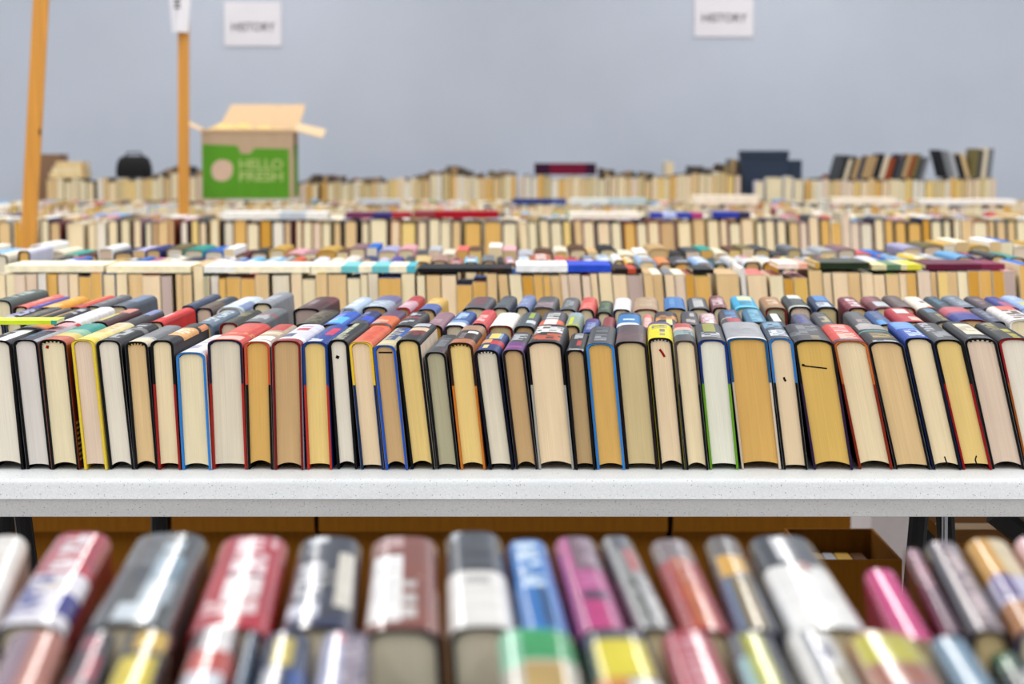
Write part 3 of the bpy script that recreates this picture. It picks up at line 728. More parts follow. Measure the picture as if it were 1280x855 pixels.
KT = [(0, -0.10), (640, -0.11), (1280, -0.2)]
KT0 = [(0, -0.06), (640, -0.06), (1280, -0.06)]
spine_row(MID, 2.722, "middle row", 'books in the middle row of the speckled table', 0.222, YAW1, KT0)
spine_row(BACK, 2.966, "back row", 'books in the back row of the speckled table', 0.222, YAW1, KT0)

# ------------------------------------------------------------------ nearest table (out of focus): front edge left/right + y, back edge left/right
# (fl, fr, yf, bl, br, length, jacket base, patches, side, boards, pages, label)
NEAR = [
 (-75, -12, 782, -22, 37, .24, 'ece8e2', [(.3, .8, .3, .7, 'd8d2cc', 't')], 'd8c8c0', 'black', 'cream', 'white blurred spine cut off at the frame edge, beside the red-white-and-violet one'),
 (-8, 66, 778, 46, 150, .24, 'e6e2ea', [(.5, 1, 0, 1, 'c84450'), (.55, .95, .25, .75, 'e4d8dc', 't'), (.05, .45, 0, .5, '5054a0', 't'), (.3, .42, .3, .8, 'd8d0cc', 't'), (.52, .6, 0, .35, 'b03848'), (.6, 1, .8, 1, 'b83c48'), (.1, .3, .75, 1, '3c3c94')], '9c2c38', 'black', 'gcream', 'wide red, white and violet spine on the nearest table'),
 (97, 215, 779, 170, 257, .24, '585a58', [(.02, .2, .3, .8, 'ccd6de'), (.2, .45, .4, .85, 'b8c6d0'), (.6, .95, .15, .45, '6c7074', 't'), (.7, .9, .5, .8, '9cb0bc', 't'), (.45, .7, .55, .85, '8ca4b4'), (.4, .6, .35, .5, '44484c')], '54565a', 'dgrey', 'gcream', 'broad grey spine with a pale patch on the nearest table'),  # blue-grey cells right of centre, paler towards the near end
 (227, 340, 784, 276, 358, .24, 'c01e2c', [(.3, .5, .3, .8, 'f0e0e0'), (.12, .3, .15, .8, 'ecd4d4', 't'), (.5, .55, .3, .8, '803040'), (.55, .75, .3, .8, 'ead0d4', 't'), (.8, 1, .25, .85, 'e8c8cc', 't')], '9c1420', 'maroon', 'gcream', 'bright red spine with large white letters on the nearest table'),
 (343, 446, 783, 374, 450, .235, '2c2d36', [(.08, .24, .08, .6, 'd8dae8'), (.24, .3, .2, .9, '3c3e54'), (.45, .55, .6, .95, '9c9890', 't'), (.3, .65, .1, .6, 'd0d0d4', 't'), (.2, .8, .65, .95, 'd8d2c4'), (.8, 1, .2, .6, 'dadde0', 't'), (0, .1, 0, 1, '22254c')], '24242c', 'black', 'gcream', 'black and white spine with a cream panel on the nearest table'),
 (452, 549, 785, 460, 550, .24, '8d4426', [(.06, .78, .08, .5, 'f0eeec'), (.1, .45, .5, .66, 'c8c4c0', 't'), (.55, .6, .1, .5, 'd0ccc8', 't'), (.5, .56, .68, .8, 'a87860', 't'), (.7, 1, .48, .62, '98984c'), (.82, 1, .1, .45, 'd0a8a4', 't')], '7a3a34', 'black', 'gcream', 'rust-brown spine with a white block on the nearest table'),
 (556, 648, 782, 555, 626, .25, 'e6e3de', [(.52, 1, 0, 1, '2e3033'), (.5, .64, .38, .58, 'c8644c'), (.9, 1, .1, .35, 'c0c4c8'), (.6, .95, .2, .8, '44464a', 't'), (.38, .46, .3, .7, 'c0bcb8', 't')], '3c3034', 'black', 'gcream', 'black spine with a white lower half and red spot'),
 (650, 717, 787, 632, 684, .235, '1c7cd0', [(.42, .95, .18, .72, 'c4daf0', 't'), (.05, .42, .42, .74, '0c4a80')], '1a5ca8', 'navy', 'cream', 'bright blue spine on the nearest table'),
 (722, 789, 785, 690, 746, .24, 'c0468c', [(.6, 1, .3, 1, '80606c'), (.68, .95, .45, .8, 'a08494', 't'), (.4, .58, .35, .75, 'd070a8', 't'), (.28, .36, .3, .8, '5c2450'), (0, .28, .3, .75, 'd02c80')], '44144c', 'dpurple', 'cream', 'magenta and purple spine between the blue and grey ones'),
 (794, 847, 784, 748, 791, .24, '9a9a98', [(.58, .82, .4, .8, 'b4463c'), (.82, 1, .3, 1, '64646a'), (.1, .5, .3, .6, '74746c', 't'), (0, 1, 0, .15, '54545a'), (.1, .5, .65, .85, 'c4c4c4', 't')], '5c5458', 'char', 'cream', 'grey spine with a small red panel on the nearest table'),
 (856, 916, 787, 808, 866, .235, 'b02820', [(.02, .6, .35, .7, 'c8621c'), (.75, 1, 0, 1, '8c7c7c'), (.5, .75, .3, .7, 'c88068', 't')], '54141c', 'maroon', 'cream', 'red and orange spine with a dark maroon side'),
 (908, 976, 786, 868, 926, .24, '77726c', [(0, .5, 0, 1, '4c6488'), (0, .5, .35, .8, '8a7430'), (.55, .75, .1, .45, 'e8b030'), (.58, .78, .55, .9, 'e8b858'), (.8, 1, 0, 1, '6c625a')], '2c3444', 'navy', 'cream', 'olive and slate spine with two yellow circles'),
 (990, 1090, 784, 932, 1016, .24, 'eae9e6', [(.62, 1, 0, 1, '3c3e42'), (.7, .95, .35, .6, 'd8d8da'), (.56, .66, .4, .65, 'b48880')], 'd8d8d6', 'black', 'cream', 'white spine with a charcoal head and grey swoosh'),
 (1126, 1172, 799, 1076, 1124, .17, 'd6207c', [(.05, .95, .3, .5, 'e45c9c')], 'b81868', 'beige', 'cream', 'short hot-pink spine on the nearest table'),  # paler strip along the spine is a highlight painted into the jacket colour
 (1180, 1208, 792, 1128, 1152, .215, '5a1038', [(.5, 1, .2, .8, 'b88090', 't')], '44102c', 'black', 'cream', 'narrow dark maroon spine next to the hot-pink one'),
 (1209, 1262, 788, 1148, 1202, .23, '8c7c80', [(0, 1, 0, .22, '3c3e44'), (.1, .9, .4, .75, 'd8c4c4', 't')], '2c2c30', 'black', 'khaki', 'black and mauve spine with pale letters on the nearest table'),
 (1272, 1335, 786, 1203, 1264, .235, 'c0bcd4', [(.55, 1, 0, 1, 'e0a42c'), (.3, .55, .1, .6, '5c4484'), (0, .25, 0, 1, 'b8772e'), (.55, 1, .6, .9, 'e8d4a8')], '2c2434', 'navy', 'cream', 'yellow, lilac and orange spine near the frame edge'),
 (1338, 1400, 786, 1266, 1316, .24, 'e4bcc0', [(.3, .9, .3, .7, 'ecdcd8', 't')], 'd0a0a4', 'black', 'cream', 'pink-white spine cut off at the frame edge'),
]
Y0N = 0.998
prevR = -9
for i, (fl, fr, yf, bl, br, L, base, patches, side, boards, page, label) in enumerate(NEAR):
    X0, Z = at(fl, yf, Y0N)
    X1, _ = at(fr, yf, Y0N)
    H = Z - ZB
    Xb0, Xb1 = xat(bl, Z, Y0N + L), xat(br, Z, Y0N + L)
    dx = ((Xb0 + Xb1) / 2 - (X0 + X1) / 2) / L
    T = 0.5 * ((X1 - X0) + (Xb1 - Xb0)) * 0.97
    c = (X0 + X1) / 2
    k = -0.03 - 0.10 * i / 17
    # neighbours fan slightly; keep both ends apart
    lo = max(c - T / 2, prevR + 0.001)
    T -= lo - (c - T / 2)
    c = lo + T / 2
    if i:
        T2 = (c + dx * L) - pb - 0.001
        if T2 < T / 2:
            c += (T / 2 - T2)
    prevR = c + T / 2
    pb = c + dx * L + T / 2
    parts = hardcover_parts(T, H, L, k, page, boards, None, base, patches, side, seed=200 + i, rise=0.009, arc=14, ny=30)
    parts['dust_jacket'] = (parts['dust_jacket'][0], M_GLOSS)
    place_book(parts, 'hardcover_book', (c - k * H, Y0N, ZB), dx, label, 'upper row of books on the nearest table')

# lower row: x at its far end (y about 787), direction from xv
NEAR2 = [
 (8, 84, 786, 300, '8c6c74', [(.3, 1, .6, 1, 'b87460'), (.3, 1, .2, .55, '9c8490')], '6c4c54', 'mauve and salmon spine in the lowest row on the nearest table'),
 (94, 146, 786, 380, '44444a', [(.82, .95, .2, .7, 'a84c5c'), (.6, .8, .5, .9, 'b04858'), (.4, .6, .1, .6, 'a05060')], '34343a', 'dark grey spine with pinkish-red blocks in the lowest row'),
 (154, 218, 785, 420, '2c2c30', [(.82, .98, .25, .95, 'e8c04c'), (.5, .78, .1, .9, 'e6d038'), (.3, .5, 0, 1, 'd89430')], '222226', 'black and yellow spine in the lowest row'),
 (240, 302, 781, 450, '5c2c2c', [(.75, 1, .3, .85, 'e4e0e0'), (.6, .8, .1, 1, 'c85040'), (.4, .62, .2, .9, 'd8dce4')], 'a83830', 'dark red spine with a white strip in the lowest row'),
 (306, 324, 787, 470, '3c5068', [(.3, .9, .2, .8, '54708c', 't')], '2c3c54', 'narrow slate-blue spine in the lowest row'),
 (326, 391, 789, 480, '34405c', [(.72, .96, .35, .7, 'd4c060'), (.4, .7, .2, .6, 'c8c8cc'), (.4, .7, .7, 1, '24509c')], '282c3c', 'navy spine with a yellow block in the lowest row'),
 (398, 466, 789, 500, 'b8bcd8', [(.3, 1, .55, 1, '64586c'), (.3, .95, .62, .85, 'b4a8b4', 't'), (.9, 1, .25, .5, 'd8a0ac')], '54485c', 'lavender and purple-grey spine in the lowest row'),
 (617, 718, 785, 570, 'c8c4b4', [(.75, 1, 0, 1, '34a85c'), (.7, 1, 0, .28, '9cdcb8'), (.4, .72, .35, .8, 'c0a058')], '2c7c40', 'green-headed cream spine in the lowest row'),
 (725, 812, 787, 590, '4c545c', [(.62, .93, .15, .9, 'f0e02c'), (.4, .62, 0, .5, 'd88c3c'), (.4, .6, .5, 1, 'e4e0dc')], '2c3034', 'grey spine with a big yellow block in the lowest row'),
 (800, 0, 0, 0, None, None, None, None),
 (818, 893, 788, 640, 'b84a54', [(.3, .95, .35, .7, 'dca0a8', 't')], '7c2430', 'rose-red spine with faint white letters in the lowest row'),
 (903, 968, 789, 680, '54585c', [(.3, .98, .3, .7, 'c4c440'), (.3, .8, .05, .3, '88b4b8')], '2c3c48', 'charcoal spine with a yellow-green stripe in the lowest row'),
 (979, 1044, 787, 700, 'd8d6d2', [(.3, 1, .25, .45, '6c7484'), (.75, .88, .4, .7, '4c5478'), (.4, .7, .4, .8, 'a8a088')], 'b8bcc8', 'white and grey spine in the lowest row'),
 (1052, 1146, 789, 740, 'b08060', [(.75, .97, .05, .95, 'c8c03c'), (.55, .72, .1, .9, 'a86850'), (.3, .55, .05, 1, '6c80c8')], '8c4c34', 'yellow, brown and blue banded spine in the lowest row'),
 (1160, 1212, 796, 800, '7898b0', [(.3, 1, .3, .6, 'a8bccc')], '44586c', 'pale steel-blue spine in the lowest row'),
 (1232, 1290, 815, 860, '3c443c', [(.85, 1, .1, .6, '4c7050'), (.5, .85, .4, .9, 'd0ccd0')], '2c302c', 'low dark green spine with a white patch in the lowest row'),
]
YB = 0.985
prevR = -9
for i, row in enumerate(NEAR2):
    xl, xr, yb, xv, base, patches, side, label = row
    if base is None:
        continue
    L = 0.235
    X0, Z = at(xl, yb, YB)
    X1, _ = at(xr, yb, YB)
    H = Z - ZB
    dx = (xv - 640) / F
    T = (X1 - X0) * 0.96
    c = (X0 + X1) / 2
    cf = c - dx * L
    lo = max(cf - T / 2, prevR + 0.001)
    T -= max(0, lo - (cf - T / 2))
    cf = lo + T / 2
    prevR = cf + T / 2
    k = -0.03 - 0.1 * i / 15
    parts = hardcover_parts(T, H, L, k, 'cream', 'black', None, base, patches, side, seed=260 + i, rise=0.009, arc=14, ny=40)
    parts['dust_jacket'] = (parts['dust_jacket'][0], M_GLOSS)
    place_book(parts, 'hardcover_book', (cf - k * H, YB - L, ZB), dx, label, 'lower row of books on the nearest table')

# ------------------------------------------------------------------ second table: front row of paperbacks, page ends towards us
T2F = [  # x left, right (pixels), pages, height above default in mm, spine colour
 (-3, 6, 'pale', 0, 'beige'), (7, 18, 'cream', 0, 'beige'), (18.5, 31, 'pink', 0, 'grey'), (31.5, 45, 'pink', 0, 'beige'), (47.5, 57.5, 'lilac', 1, 'silver'), (58, 70.5, 'mustard', 0, 'gold'),
 (72.5, 84.5, 'pink', 0, 'beige'), (85.5, 97, 'peach', 0, 'navy'), (98, 113, 'mustard', -3, 'char'), (113.5, 127, 'mustard', 1, 'orange'), (128, 143, 'pale', 0, 'blue'), (145.5, 158.5, 'pale', 0, 'beige'),
 (160, 177.5, 'tan', 0, 'gold'), (178, 200, 'peach', -2, 'salmon'), (201, 214, 'mauve', -2, 'mauve'), (219, 227.5, 'tan', 0, 'brown'), (228, 239, 'tan', 0, 'olive'), (241, 253, 'pale', 11, 'tan'),
 (254, 261.5, 'sage', -2, 'teal'), (263, 272.5, 'lilac', -3, 'white'), (273.5, 282, 'mustard', -5, 'gold'), (282.5, 300, 'mustard', -5, 'beige'), (300.5, 318.5, 'mustard', -5, 'coral'), (319, 335, 'tan', -1, 'beige'),
 (340, 361, 'gcream', -1, 'grey'), (364, 376.5, 'peach', 0, 'cream'), (377, 394, 'cream', -6, 'cream'), (394.5, 408.5, 'tan', 0, 'yellow'), (409.5, 432.5, 'tan', 0, 'tan'), (434, 450, 'cream', -6, 'silver'),
 (450.5, 459, 'cream', 0, 'beige'), (459.5, 472, 'gcream', 0, 'teal'), (473, 501, 'mustard', -4, 'blue'), (501.5, 518, 'cream', 0, 'cream'), (521, 531, 'cream', -1, 'beige'), (532.5, 550.5, 'tan', -2, 'tan'),
 (551.5, 570, 'peach', -1, 'cream'), (570.5, 590, 'mustard', -14, 'indigo'), (590.5, 608, 'mustard', -9, 'blue'), (608.5, 621, 'tan', 0, 'tan'), (622, 634, 'tan', 0, 'beige'), (636, 651, 'cream', -1, 'blue'),
 (652, 666, 'deep', -2, 'gold'), (666.5, 678, 'mustard', -2, 'gold'), (678.5, 687, 'mustard', -1, 'tan'), (687.5, 699.5, 'tan', -3, 'cream'), (700.5, 709, 'pink', 0, 'beige'), (709.5, 725, 'pink', -1, 'teal'),
 (727, 737, 'pink', -1, 'coral'), (737.5, 746, 'peach', 0, 'salmon'), (748, 764, 'pale', 2, 'cream'), (765, 782.5, 'peach', -1, 'brown'), (783, 803, 'mauve', -1, 'beige'), (804, 815, 'tan', 0, 'tan'),
 (815.5, 828, 'tan', 0, 'cream'), (830, 842, 'peach', 0, 'grey'), (842.5, 855.5, 'pink', 0, 'cream'), (856, 867, 'deep', -1, 'rust'), (867.5, 887, 'mustard', -2, 'yellow'), (895.5, 923.5, 'tan', -1, 'tan'),
 (925, 931, 'lilac', 8, 'white'), (934, 958, 'peach', -1, 'salmon'), (961.5, 978, 'cream', -1, 'rust'), (979.5, 991.5, 'deep', -6, 'brown'), (992, 1009, 'ochre', -4, 'pink'), (1009.5, 1027, 'tan', 5, 'olive'),
 (1028, 1039, 'peach', 2, 'char'), (1040, 1058.5, 'peach', 2, 'tan'), (1059.5, 1075, 'tan', 2, 'tan'), (1076, 1090.5, 'peach', 1, 'cream'), (1091, 1106, 'peach', 0, 'dgreen'), (1107, 1123, 'tan', 0, 'lime'),
 (1123.5, 1132, 'peach', 1, 'coral'), (1132.5, 1145, 'mustard', 1, 'rust'), (1146.5, 1162, 'pink', 4, 'lilac'), (1163, 1171, 'tan', 3, 'purple'), (1171.5, 1183.5, 'yellow', 3, 'pink'), (1184, 1196, 'tan', 3, 'white'),
 (1196.5, 1208.5, 'cream', 3, 'white'), (1209, 1223.5, 'deep', 4, 'white'), (1224, 1239.5, 'mustard', 4, 'white'), (1240, 1254, 'deep', 4, 'coral'), (1255, 1269, 'mauve', 3, 'pink'), (1273.5, 1292, 'mustard', 12, 'blue')]
Y2 = 3.80
t2_tops = []
for i, (xl, xr, page, dh, sc) in enumerate(T2F):
    H = 0.1555 + dh * 0.0015 + 0.001 * math.sin(i * 3.1)
    X0, X1 = xat(xl, ZT + H, Y2), xat(xr, ZT + H, Y2)
    k = -0.02 if xl < 620 else -0.09
    T = X1 - X0 - 0.0004
    c = (X0 + X1) / 2
    pt = []
    if sc == 'blue' and 580 < xl < 600:
        pt = [(0, .4, .3, 1, 'salmon')]
    parts = paperback_parts(T, H, 0.175 + 0.006 * math.sin(i * 1.3), k, shade(PAGE[page], 1.12), sc, pt, seed=i, side=shade(sc, 1.0) if i % 5 == 0 else lin('e0d0b4'))
    lab = f"{PWORD[page]} page ends of a paperback, {nth(i + 1)} from left in the second table's front row"
    place_book(parts, 'paperback_book', (c - k * H, Y2 + 0.004 * math.sin(i * 2.7), ZB), 0.0 if xl < 620 else 0.02, lab, 'paperbacks in the front row of the second table')
    t2_tops.append((c - T / 2, c + T / 2, ZB + H + 0.001))

def flat_book(px0, px1, Y, depth, th, base, spine_patches, label, group, tops=None, z=None, tilt=0.0, page='cream', name='hardcover_book'):
    """a book lying on its side across others, spine towards us"""
    zz = z
    guess = 0.9
    X0, X1 = xat(px0, guess, Y), xat(px1, guess, Y)
    if tops is not None:
        zz = max([t for a, b, t in tops if b > X0 - 0.002 and a < X1 + 0.002] + [0.85]) + 0.0006
    w = X1 - X0
    root = empty(name, ((X0 + X1) / 2, Y, zz))
    root.rotation_euler = (0, tilt, 0)
    tag(root, label, 'book', group)
    cv = MB()
    t = 0.0016
    cols = []
    nx = 24
    n = len(spine_patches)
    # spine (towards us) as cells, boards above and below
    for j in range(nx):
        u = (j + .5) / nx
        col = lin(base)
        for (u0, u1, cc) in spine_patches:
            if u0 <= u <= u1:
                col = lin(cc)
        x0, x1 = -w / 2 + w * j / nx, -w / 2 + w * (j + 1) / nx
        cv.box((x0, 0, 0), (x1, 0.002, th), col)
        cv.box((x0, 0.002, 0), (x1, depth, t), col)
        cv.box((x0, 0.002, th - t), (x1, depth, th), col)
    cv.obj('cover', M_JACKET, root)
    pg = MB()
    pg.box((-w / 2 + 0.002, 0.0022, t + 0.0001), (w / 2 - 0.002, depth - 0.003, th - t - 0.0001), lin(PAGE[page]))
    pg.obj('page_block', M_PAGE, root)
    return root

G2 = 'books lying flat on the second table'
FL2 = [
 (6, 129, .013, 'f0e8c8', [], 'cream book lying flat above the bare wooden stake, on the second table'),
 (133, 238, .013, 'f2e8c4', [], 'cream book lying flat, between two other cream ones on the second table'),
 (255, 387, .012, 'f4ecd0', [(0, .3, 'f0f0e8')], 'cream book lying flat beside the tall cream-paged paperback'),
 (388.5, 519, .012, 'f2eacc', [(.3, .45, '70c0c4'), (.6, .75, '70c0c4'), (.9, 1, '50b0c0')], 'cream book with turquoise marks lying flat on the second table'),
 (522, 640, .008, '17171a', [(.8, .9, '2a1c18')], 'thin black book lying flat on the second table'),
 (645, 764, .013, 'eef0f0', [(.53, 1, '2a4cc4'), (0, .02, '4090d0')], 'half white, half blue book lying flat on the second table'),
 (768, 802, .009, '2a1c18', [(.5, .8, 'b84830')], 'small black-and-red book lying flat next to the white-and-blue one'),
 (866, 892, .008, '17171a', [], 'small black book lying flat over mustard pages on the second table'),
 (973, 1009, .010, 'f0dcd0', [(.7, 1, 'e8a890')], 'small pinkish-white book lying flat on the second table'),
 (1019, 1087, .012, '24301e', [(0, .08, 'c09848')], 'dark green book lying flat at a slant on the second table'),
 (1090, 1152, .010, 'd8d0a0', [(.3, .6, '5c7c5c'), (.7, 1, 'd8d040')], 'pale green-and-yellow book lying flat on the second table'),
 (1157, 1256, .011, '5c1c34', [(.7, 1, '7c2c48')], 'maroon book lying flat on the second table'),
]
for (a, b, th, base, sp_, lab) in FL2:
    flat_book(a, b, Y2 + 0.004, 0.15, th, base, sp_, lab, G2, tops=t2_tops)

# second table, second row: hardcovers spine-up, page ends towards us
T2M = [  # left, right, spine colour(s), pages, extra height mm
 (-8, 10, 'cream', 'gcream', 22), (21, 37, 'd8d8e8', 'mustard', 30), (50, 67, 'char', 'pale', 8), (69, 91, 'blue', 'yellow', 8), (97, 117, '3a3c28', 'tan', 0), (120, 139, 'gold', 'tan', 2), (140.5, 158, 'navy', 'pale', 4),
 (159, 172.5, 'blue', 'tan', 6), (173.5, 188, 'b04c90', 'cream', 4), (189, 216, 'f0e8d8', 'cream', 8), (218, 238, 'navy', 'pale', 6), (240, 258, 'd8b0a0', 'pale', 4), (259, 281, 'ece8e8', 'tan', 6), (282, 299.5, 'royal', 'cream', 4), (300.5, 318, '7cc0e0', 'cream', 6),
 (323, 347.5, '6cb4e0', 'tan', 6), (349, 358, 'lgrey', 'cream', 8), (359, 372, 'coral', 'peach', 6), (373.5, 384, 'brown', 'tan', 2), (386, 404, 'e4e6ee', 'tan', 6), (405, 424, 'cream', 'tan', 4), (425, 445, 'e8dcd4', 'peach', 8), (446.5, 466, 'indigo', 'tan', 8), (468, 482.5, 'c8c8dc', 'peach', 4),
 (483.5, 501, 'violet', 'peach', 6), (502.5, 515, 'dgrey', 'pale', 8), (516, 537.5, 'd8bc80', 'mustard', 8), (538.5, 560, 'a88474', 'peach', 10), (561.5, 578, 'c06c60', 'peach', 4), (579.5, 598, '8cc8e0', 'cream', 8), (602, 620, 'grey', 'tan', 10), (622, 631, 'char', 'cream', 6), (632, 645, 'd08c94', 'pink', 6),
 (647, 662, 'f0f0f0', 'gcream', 8), (664, 689, 'c8603c', 'dtan', 12), (693, 709, 'salmon', 'mustard', 8), (710, 726, 'd85048', 'tan', 6), (727, 746.5, '744850', 'tan', 8), (748, 766, 'c8d8e0', 'khaki', 10), (767, 780.5, 'f4f2ea', 'tan', 12), (782, 795, 'e8b830', 'yellow', 6),
 (798, 821, '9cb8dc', 'pale', 10), (823, 841, 'e08c50', 'peach', 6), (842, 867, 'dgrey', 'mustard', 6), (869, 892, '94b8e4', 'peach', 6), (893.5, 909, '46564c', 'khaki', 4), (911, 929, 'c8ccd4', 'tan', 8), (930.5, 951.5, 'dcdce0', 'dtan', 8), (953, 976, 'f0e4cc', 'deep', 8),
 (978, 990, '505260', 'khaki', 4), (991, 1008.5, 'e8dc9c', 'tan', 6), (1009.5, 1017, 'lgrey', 'cream', 6), (1018, 1031, 'b0b4c0', 'mustard', 6), (1032.5, 1048, 'dgrey', 'tan', 6), (1050, 1067, 'd8b050', 'tan', 6), (1068.5, 1086, 'a4a8c4', 'cream', 6), (1087.5, 1111, 'dcdcea', 'pale', 8), (1112.5, 1122, 'blue', 'tan', 10),
 (1123, 1141, '84b4dc', 'gcream', 12), (1144, 1166, 'e4c030', 'mustard', 14), (1167.5, 1190, '9498a0', 'deep', 12), (1195, 1219.5, '64a4d4', 'peach', 18), (1221, 1236.5, 'indigo', 'peach', 16), (1239, 1259, 'char', 'khaki', 20), (1261, 1283, 'teal', 'tan', 16)]
CW = {'char': 'charcoal', 'dgrey': 'dark grey', 'lgrey': 'light grey', 'navy': 'navy'}
def hue_word(c):
    h = NAMED.get(c, c)
    r, g, b = (int(h[i:i + 2], 16) for i in (0, 2, 4))
    mx, mn = max(r, g, b), min(r, g, b)
    if mx - mn < 26:
        return 'white' if mx > 215 else 'light grey' if mx > 160 else 'grey' if mx > 85 else 'black'
    import colorsys
    hh, s, v = colorsys.rgb_to_hsv(r / 255, g / 255, b / 255)
    d = hh * 360
    if s < 0.25 and v > 0.8:
        return 'cream' if d < 70 else 'pale blue'
    base = 'red' if d < 12 or d > 340 else 'orange' if d < 34 else 'yellow' if d < 70 else 'green' if d < 165 else 'teal' if d < 192 else 'blue' if d < 240 else 'violet' if d < 285 else 'pink'
    if base == 'orange' and (v < .75 or s < .5):
        base = 'brown' if v < .6 else 'tan'
    return ('dark ' if v < .42 else 'pale ' if s < .45 and v > .65 else '') + base
Y2B = 4.065
for i, (xl, xr, sc, page, dh) in enumerate(T2M):
    H = 0.156 + dh * 0.001
    X0, X1 = xat(xl, ZT + H, Y2B), xat(xr, ZT + H, Y2B)
    T = X1 - X0 - 0.001
    k = 0.0
    r = random.Random(900 + i)
    pt = [(.15, .4, .25, .75, r.choice(['white', 'lgrey', 'cream', 'gold'])), (.6, .85, .2, .8, r.choice(['white', 'navy', 'red', 'cream', 'lblue']))] if r.random() < .55 else []
    parts = hardcover_parts(T, H, 0.225, k, page, r.choice(['17171a', '17171a', sc, '3a2420']), None, sc, pt, None, jacket=False, arc=8, ny=8, seed=i, rise=0.008)
    lab = f"{hue_word(sc)} spine, {nth(i + 1)} from left in the second table's upright middle row"
    place_book(parts, 'hardcover_book', ((X0 + X1) / 2, Y2B + 0.005 * math.sin(i * 1.9), ZB), (660 - 640) / F if xl > 640 else (560 - 640) / F * 0.5, lab, 'hardcovers in the middle row of the second table')

# ------------------------------------------------------------------ third table, front row
T3F = [(-2, 12, 'tan'), (18, 25, 'deep'), (52, 60, 'cream'), (63, 74, 'tan'), (85, 103, 'pale'), (111, 118, 'cream'), (122, 130.5, 'white'), (136, 146, 'pale'), (152, 161, 'cream'), (168, 175, 'pale'), (183, 188, 'cream'), (189.5, 195, 'tan'), (198, 209, 'tan'),
 (210.5, 216, 'tan'), (227, 233, 'white'), (240, 247, 'yellow'), (250, 257, 'peach'), (264, 272, 'cream'), (281, 290.5, 'gcream'), (293.5, 306, 'mustard'), (310, 322.5, 'cream'), (325.5, 338, 'deep'), (340.5, 353.5, 'white'), (355, 362, 'tan'), (371, 376, 'cream'), (377, 389, 'cream'), (391, 400, 'pink'), (404, 412.5, 'cream'),
 (418, 425, 'tan'), (431.5, 445, 'tan'), (453, 460, 'cream'), (463.5, 483, 'cream'), (489.5, 499, 'peach'), (503, 518.5, 'yellow'), (523.5, 532, 'pale'), (537, 549, 'cream'), (553, 561.5, 'cream'), (566, 575.5, 'tan'), (581.5, 600.5, 'mustard'), (606, 626, 'mustard'), (630, 645, 'cream'),
 (650, 657, 'pale'), (661, 669.5, 'cream'), (674.5, 685, 'pale'), (689, 700.5, 'cream'), (704.5, 712, 'yellow'), (718, 726, 'tan'), (730, 741, 'pale'), (747, 761, 'peach'), (765, 775, 'cream'), (780.5, 793, 'mustard'), (797, 807, 'cream'),
 (811, 822.5, 'pale'), (825.5, 842, 'dtan'), (848, 862, 'pale'), (867.5, 879, 'tan'), (884.5, 897, 'pale'), (901, 908, 'peach'), (912.5, 924, 'cream'), (928, 940.5, 'peach'), (946, 953, 'cream'), (957, 967, 'pale'), (971.5, 981, 'pale'), (987, 997, 'tan'), (1001, 1007.5, 'pink'),
 (1008.5, 1022, 'peach'), (1026, 1036, 'mustard'), (1038.5, 1050, 'mustard'), (1051, 1060, 'pink'), (1062.5, 1073, 'pink'), (1075, 1089, 'gcream'), (1093.5, 1103, 'pale'), (1107, 1115, 'mustard'), (1119.5, 1131, 'mustard'), (1136, 1150, 'mustard'), (1152.5, 1161.5, 'deep'), (1164.5, 1175.5, 'cream'),
 (1180, 1187, 'cream'), (1192.5, 1199.5, 'cream'), (1203.5, 1213.5, 'tan'), (1217.5, 1233, 'cream'), (1234.5, 1242, 'tan'), (1247, 1255.5, 'tan'), (1260, 1268, 'tan'), (1271, 1283, 'cream')]
Y3 = 6.42
t3_tops = []
for i, (xl, xr, page) in enumerate(T3F):
    r = random.Random(400 + i)
    H = 0.158 + r.uniform(-.006, .008) + (0.02 if 1008 < xl < 1010 or 1046 < xl < 1054 else 0)
    X0, X1 = xat(xl, ZT + H, Y3), xat(xr, ZT + H, Y3)
    T = X1 - X0 + 0.008
    c = (X0 + X1) / 2
    if t3_tops and c - T / 2 < t3_tops[-1][1] + .0026:
        lo = t3_tops[-1][1] + (.0026 if t3_tops[-1][2] > ZB + .17 else .0008)
        T = c + T / 2 - lo
        c = lo + T / 2
    k = 0.0 if xl < 640 else -0.06
    sc = r.choice(['char', 'navy', 'brown', 'dgrey', 'grey', 'maroon', 'beige', 'olive', 'mauve', 'dgreen', 'rust', 'tan'])
    parts = hardcover_parts(T, H, 0.2, k, shade(PAGE[page], 1.1), sc, None, sc, [], None, jacket=False, arc=6, ny=1, seed=i, rise=0.006, t=0.003)
    lab = f"{PWORD[page]} page ends of a hardcover, {nth(i + 1)} from left in the third table's front row"
    place_book(parts, 'hardcover_book', (c - k * H, Y3, ZB), 0.0, lab, 'hardcovers in the front row of the third table')
    t3_tops.append((c - T / 2, c + T / 2, ZB + H + 0.001))
G3 = 'books lying flat on the third table'
for (a, b, th, base, sp_, lab) in [
 (277, 410, .022, 'e8e6e0', [(.55, .8, 'b8c0c8')], 'off-white book lying flat on the third table behind the green box'),
 (432, 514, .016, '6c2c50', [(.4, .7, '3c3470'), (.7, 1, 'a02430')], 'plum and red book lying flat on the third table'),
 (517, 623, .020, 'a01424', [(0, .25, '8c3c40')], 'long crimson book lying flat on the third table'),
 (712, 800, .018, 'ece2d4', [], 'ivory book lying flat on the third table'),
 (812, 879, .016, '30409c', [(.25, .5, 'b0bce4'), (.8, 1, 'a83c78')], 'blue, white and pink book lying flat on the third table'),
 (890, 938, .018, '2c3c98', [(.7, 1, '34304c')], 'short dark blue book lying flat on the third table'),
]:
    flat_book(a, b, Y3 + 0.01, 0.15, th, base, sp_, lab, G3, tops=t3_tops)

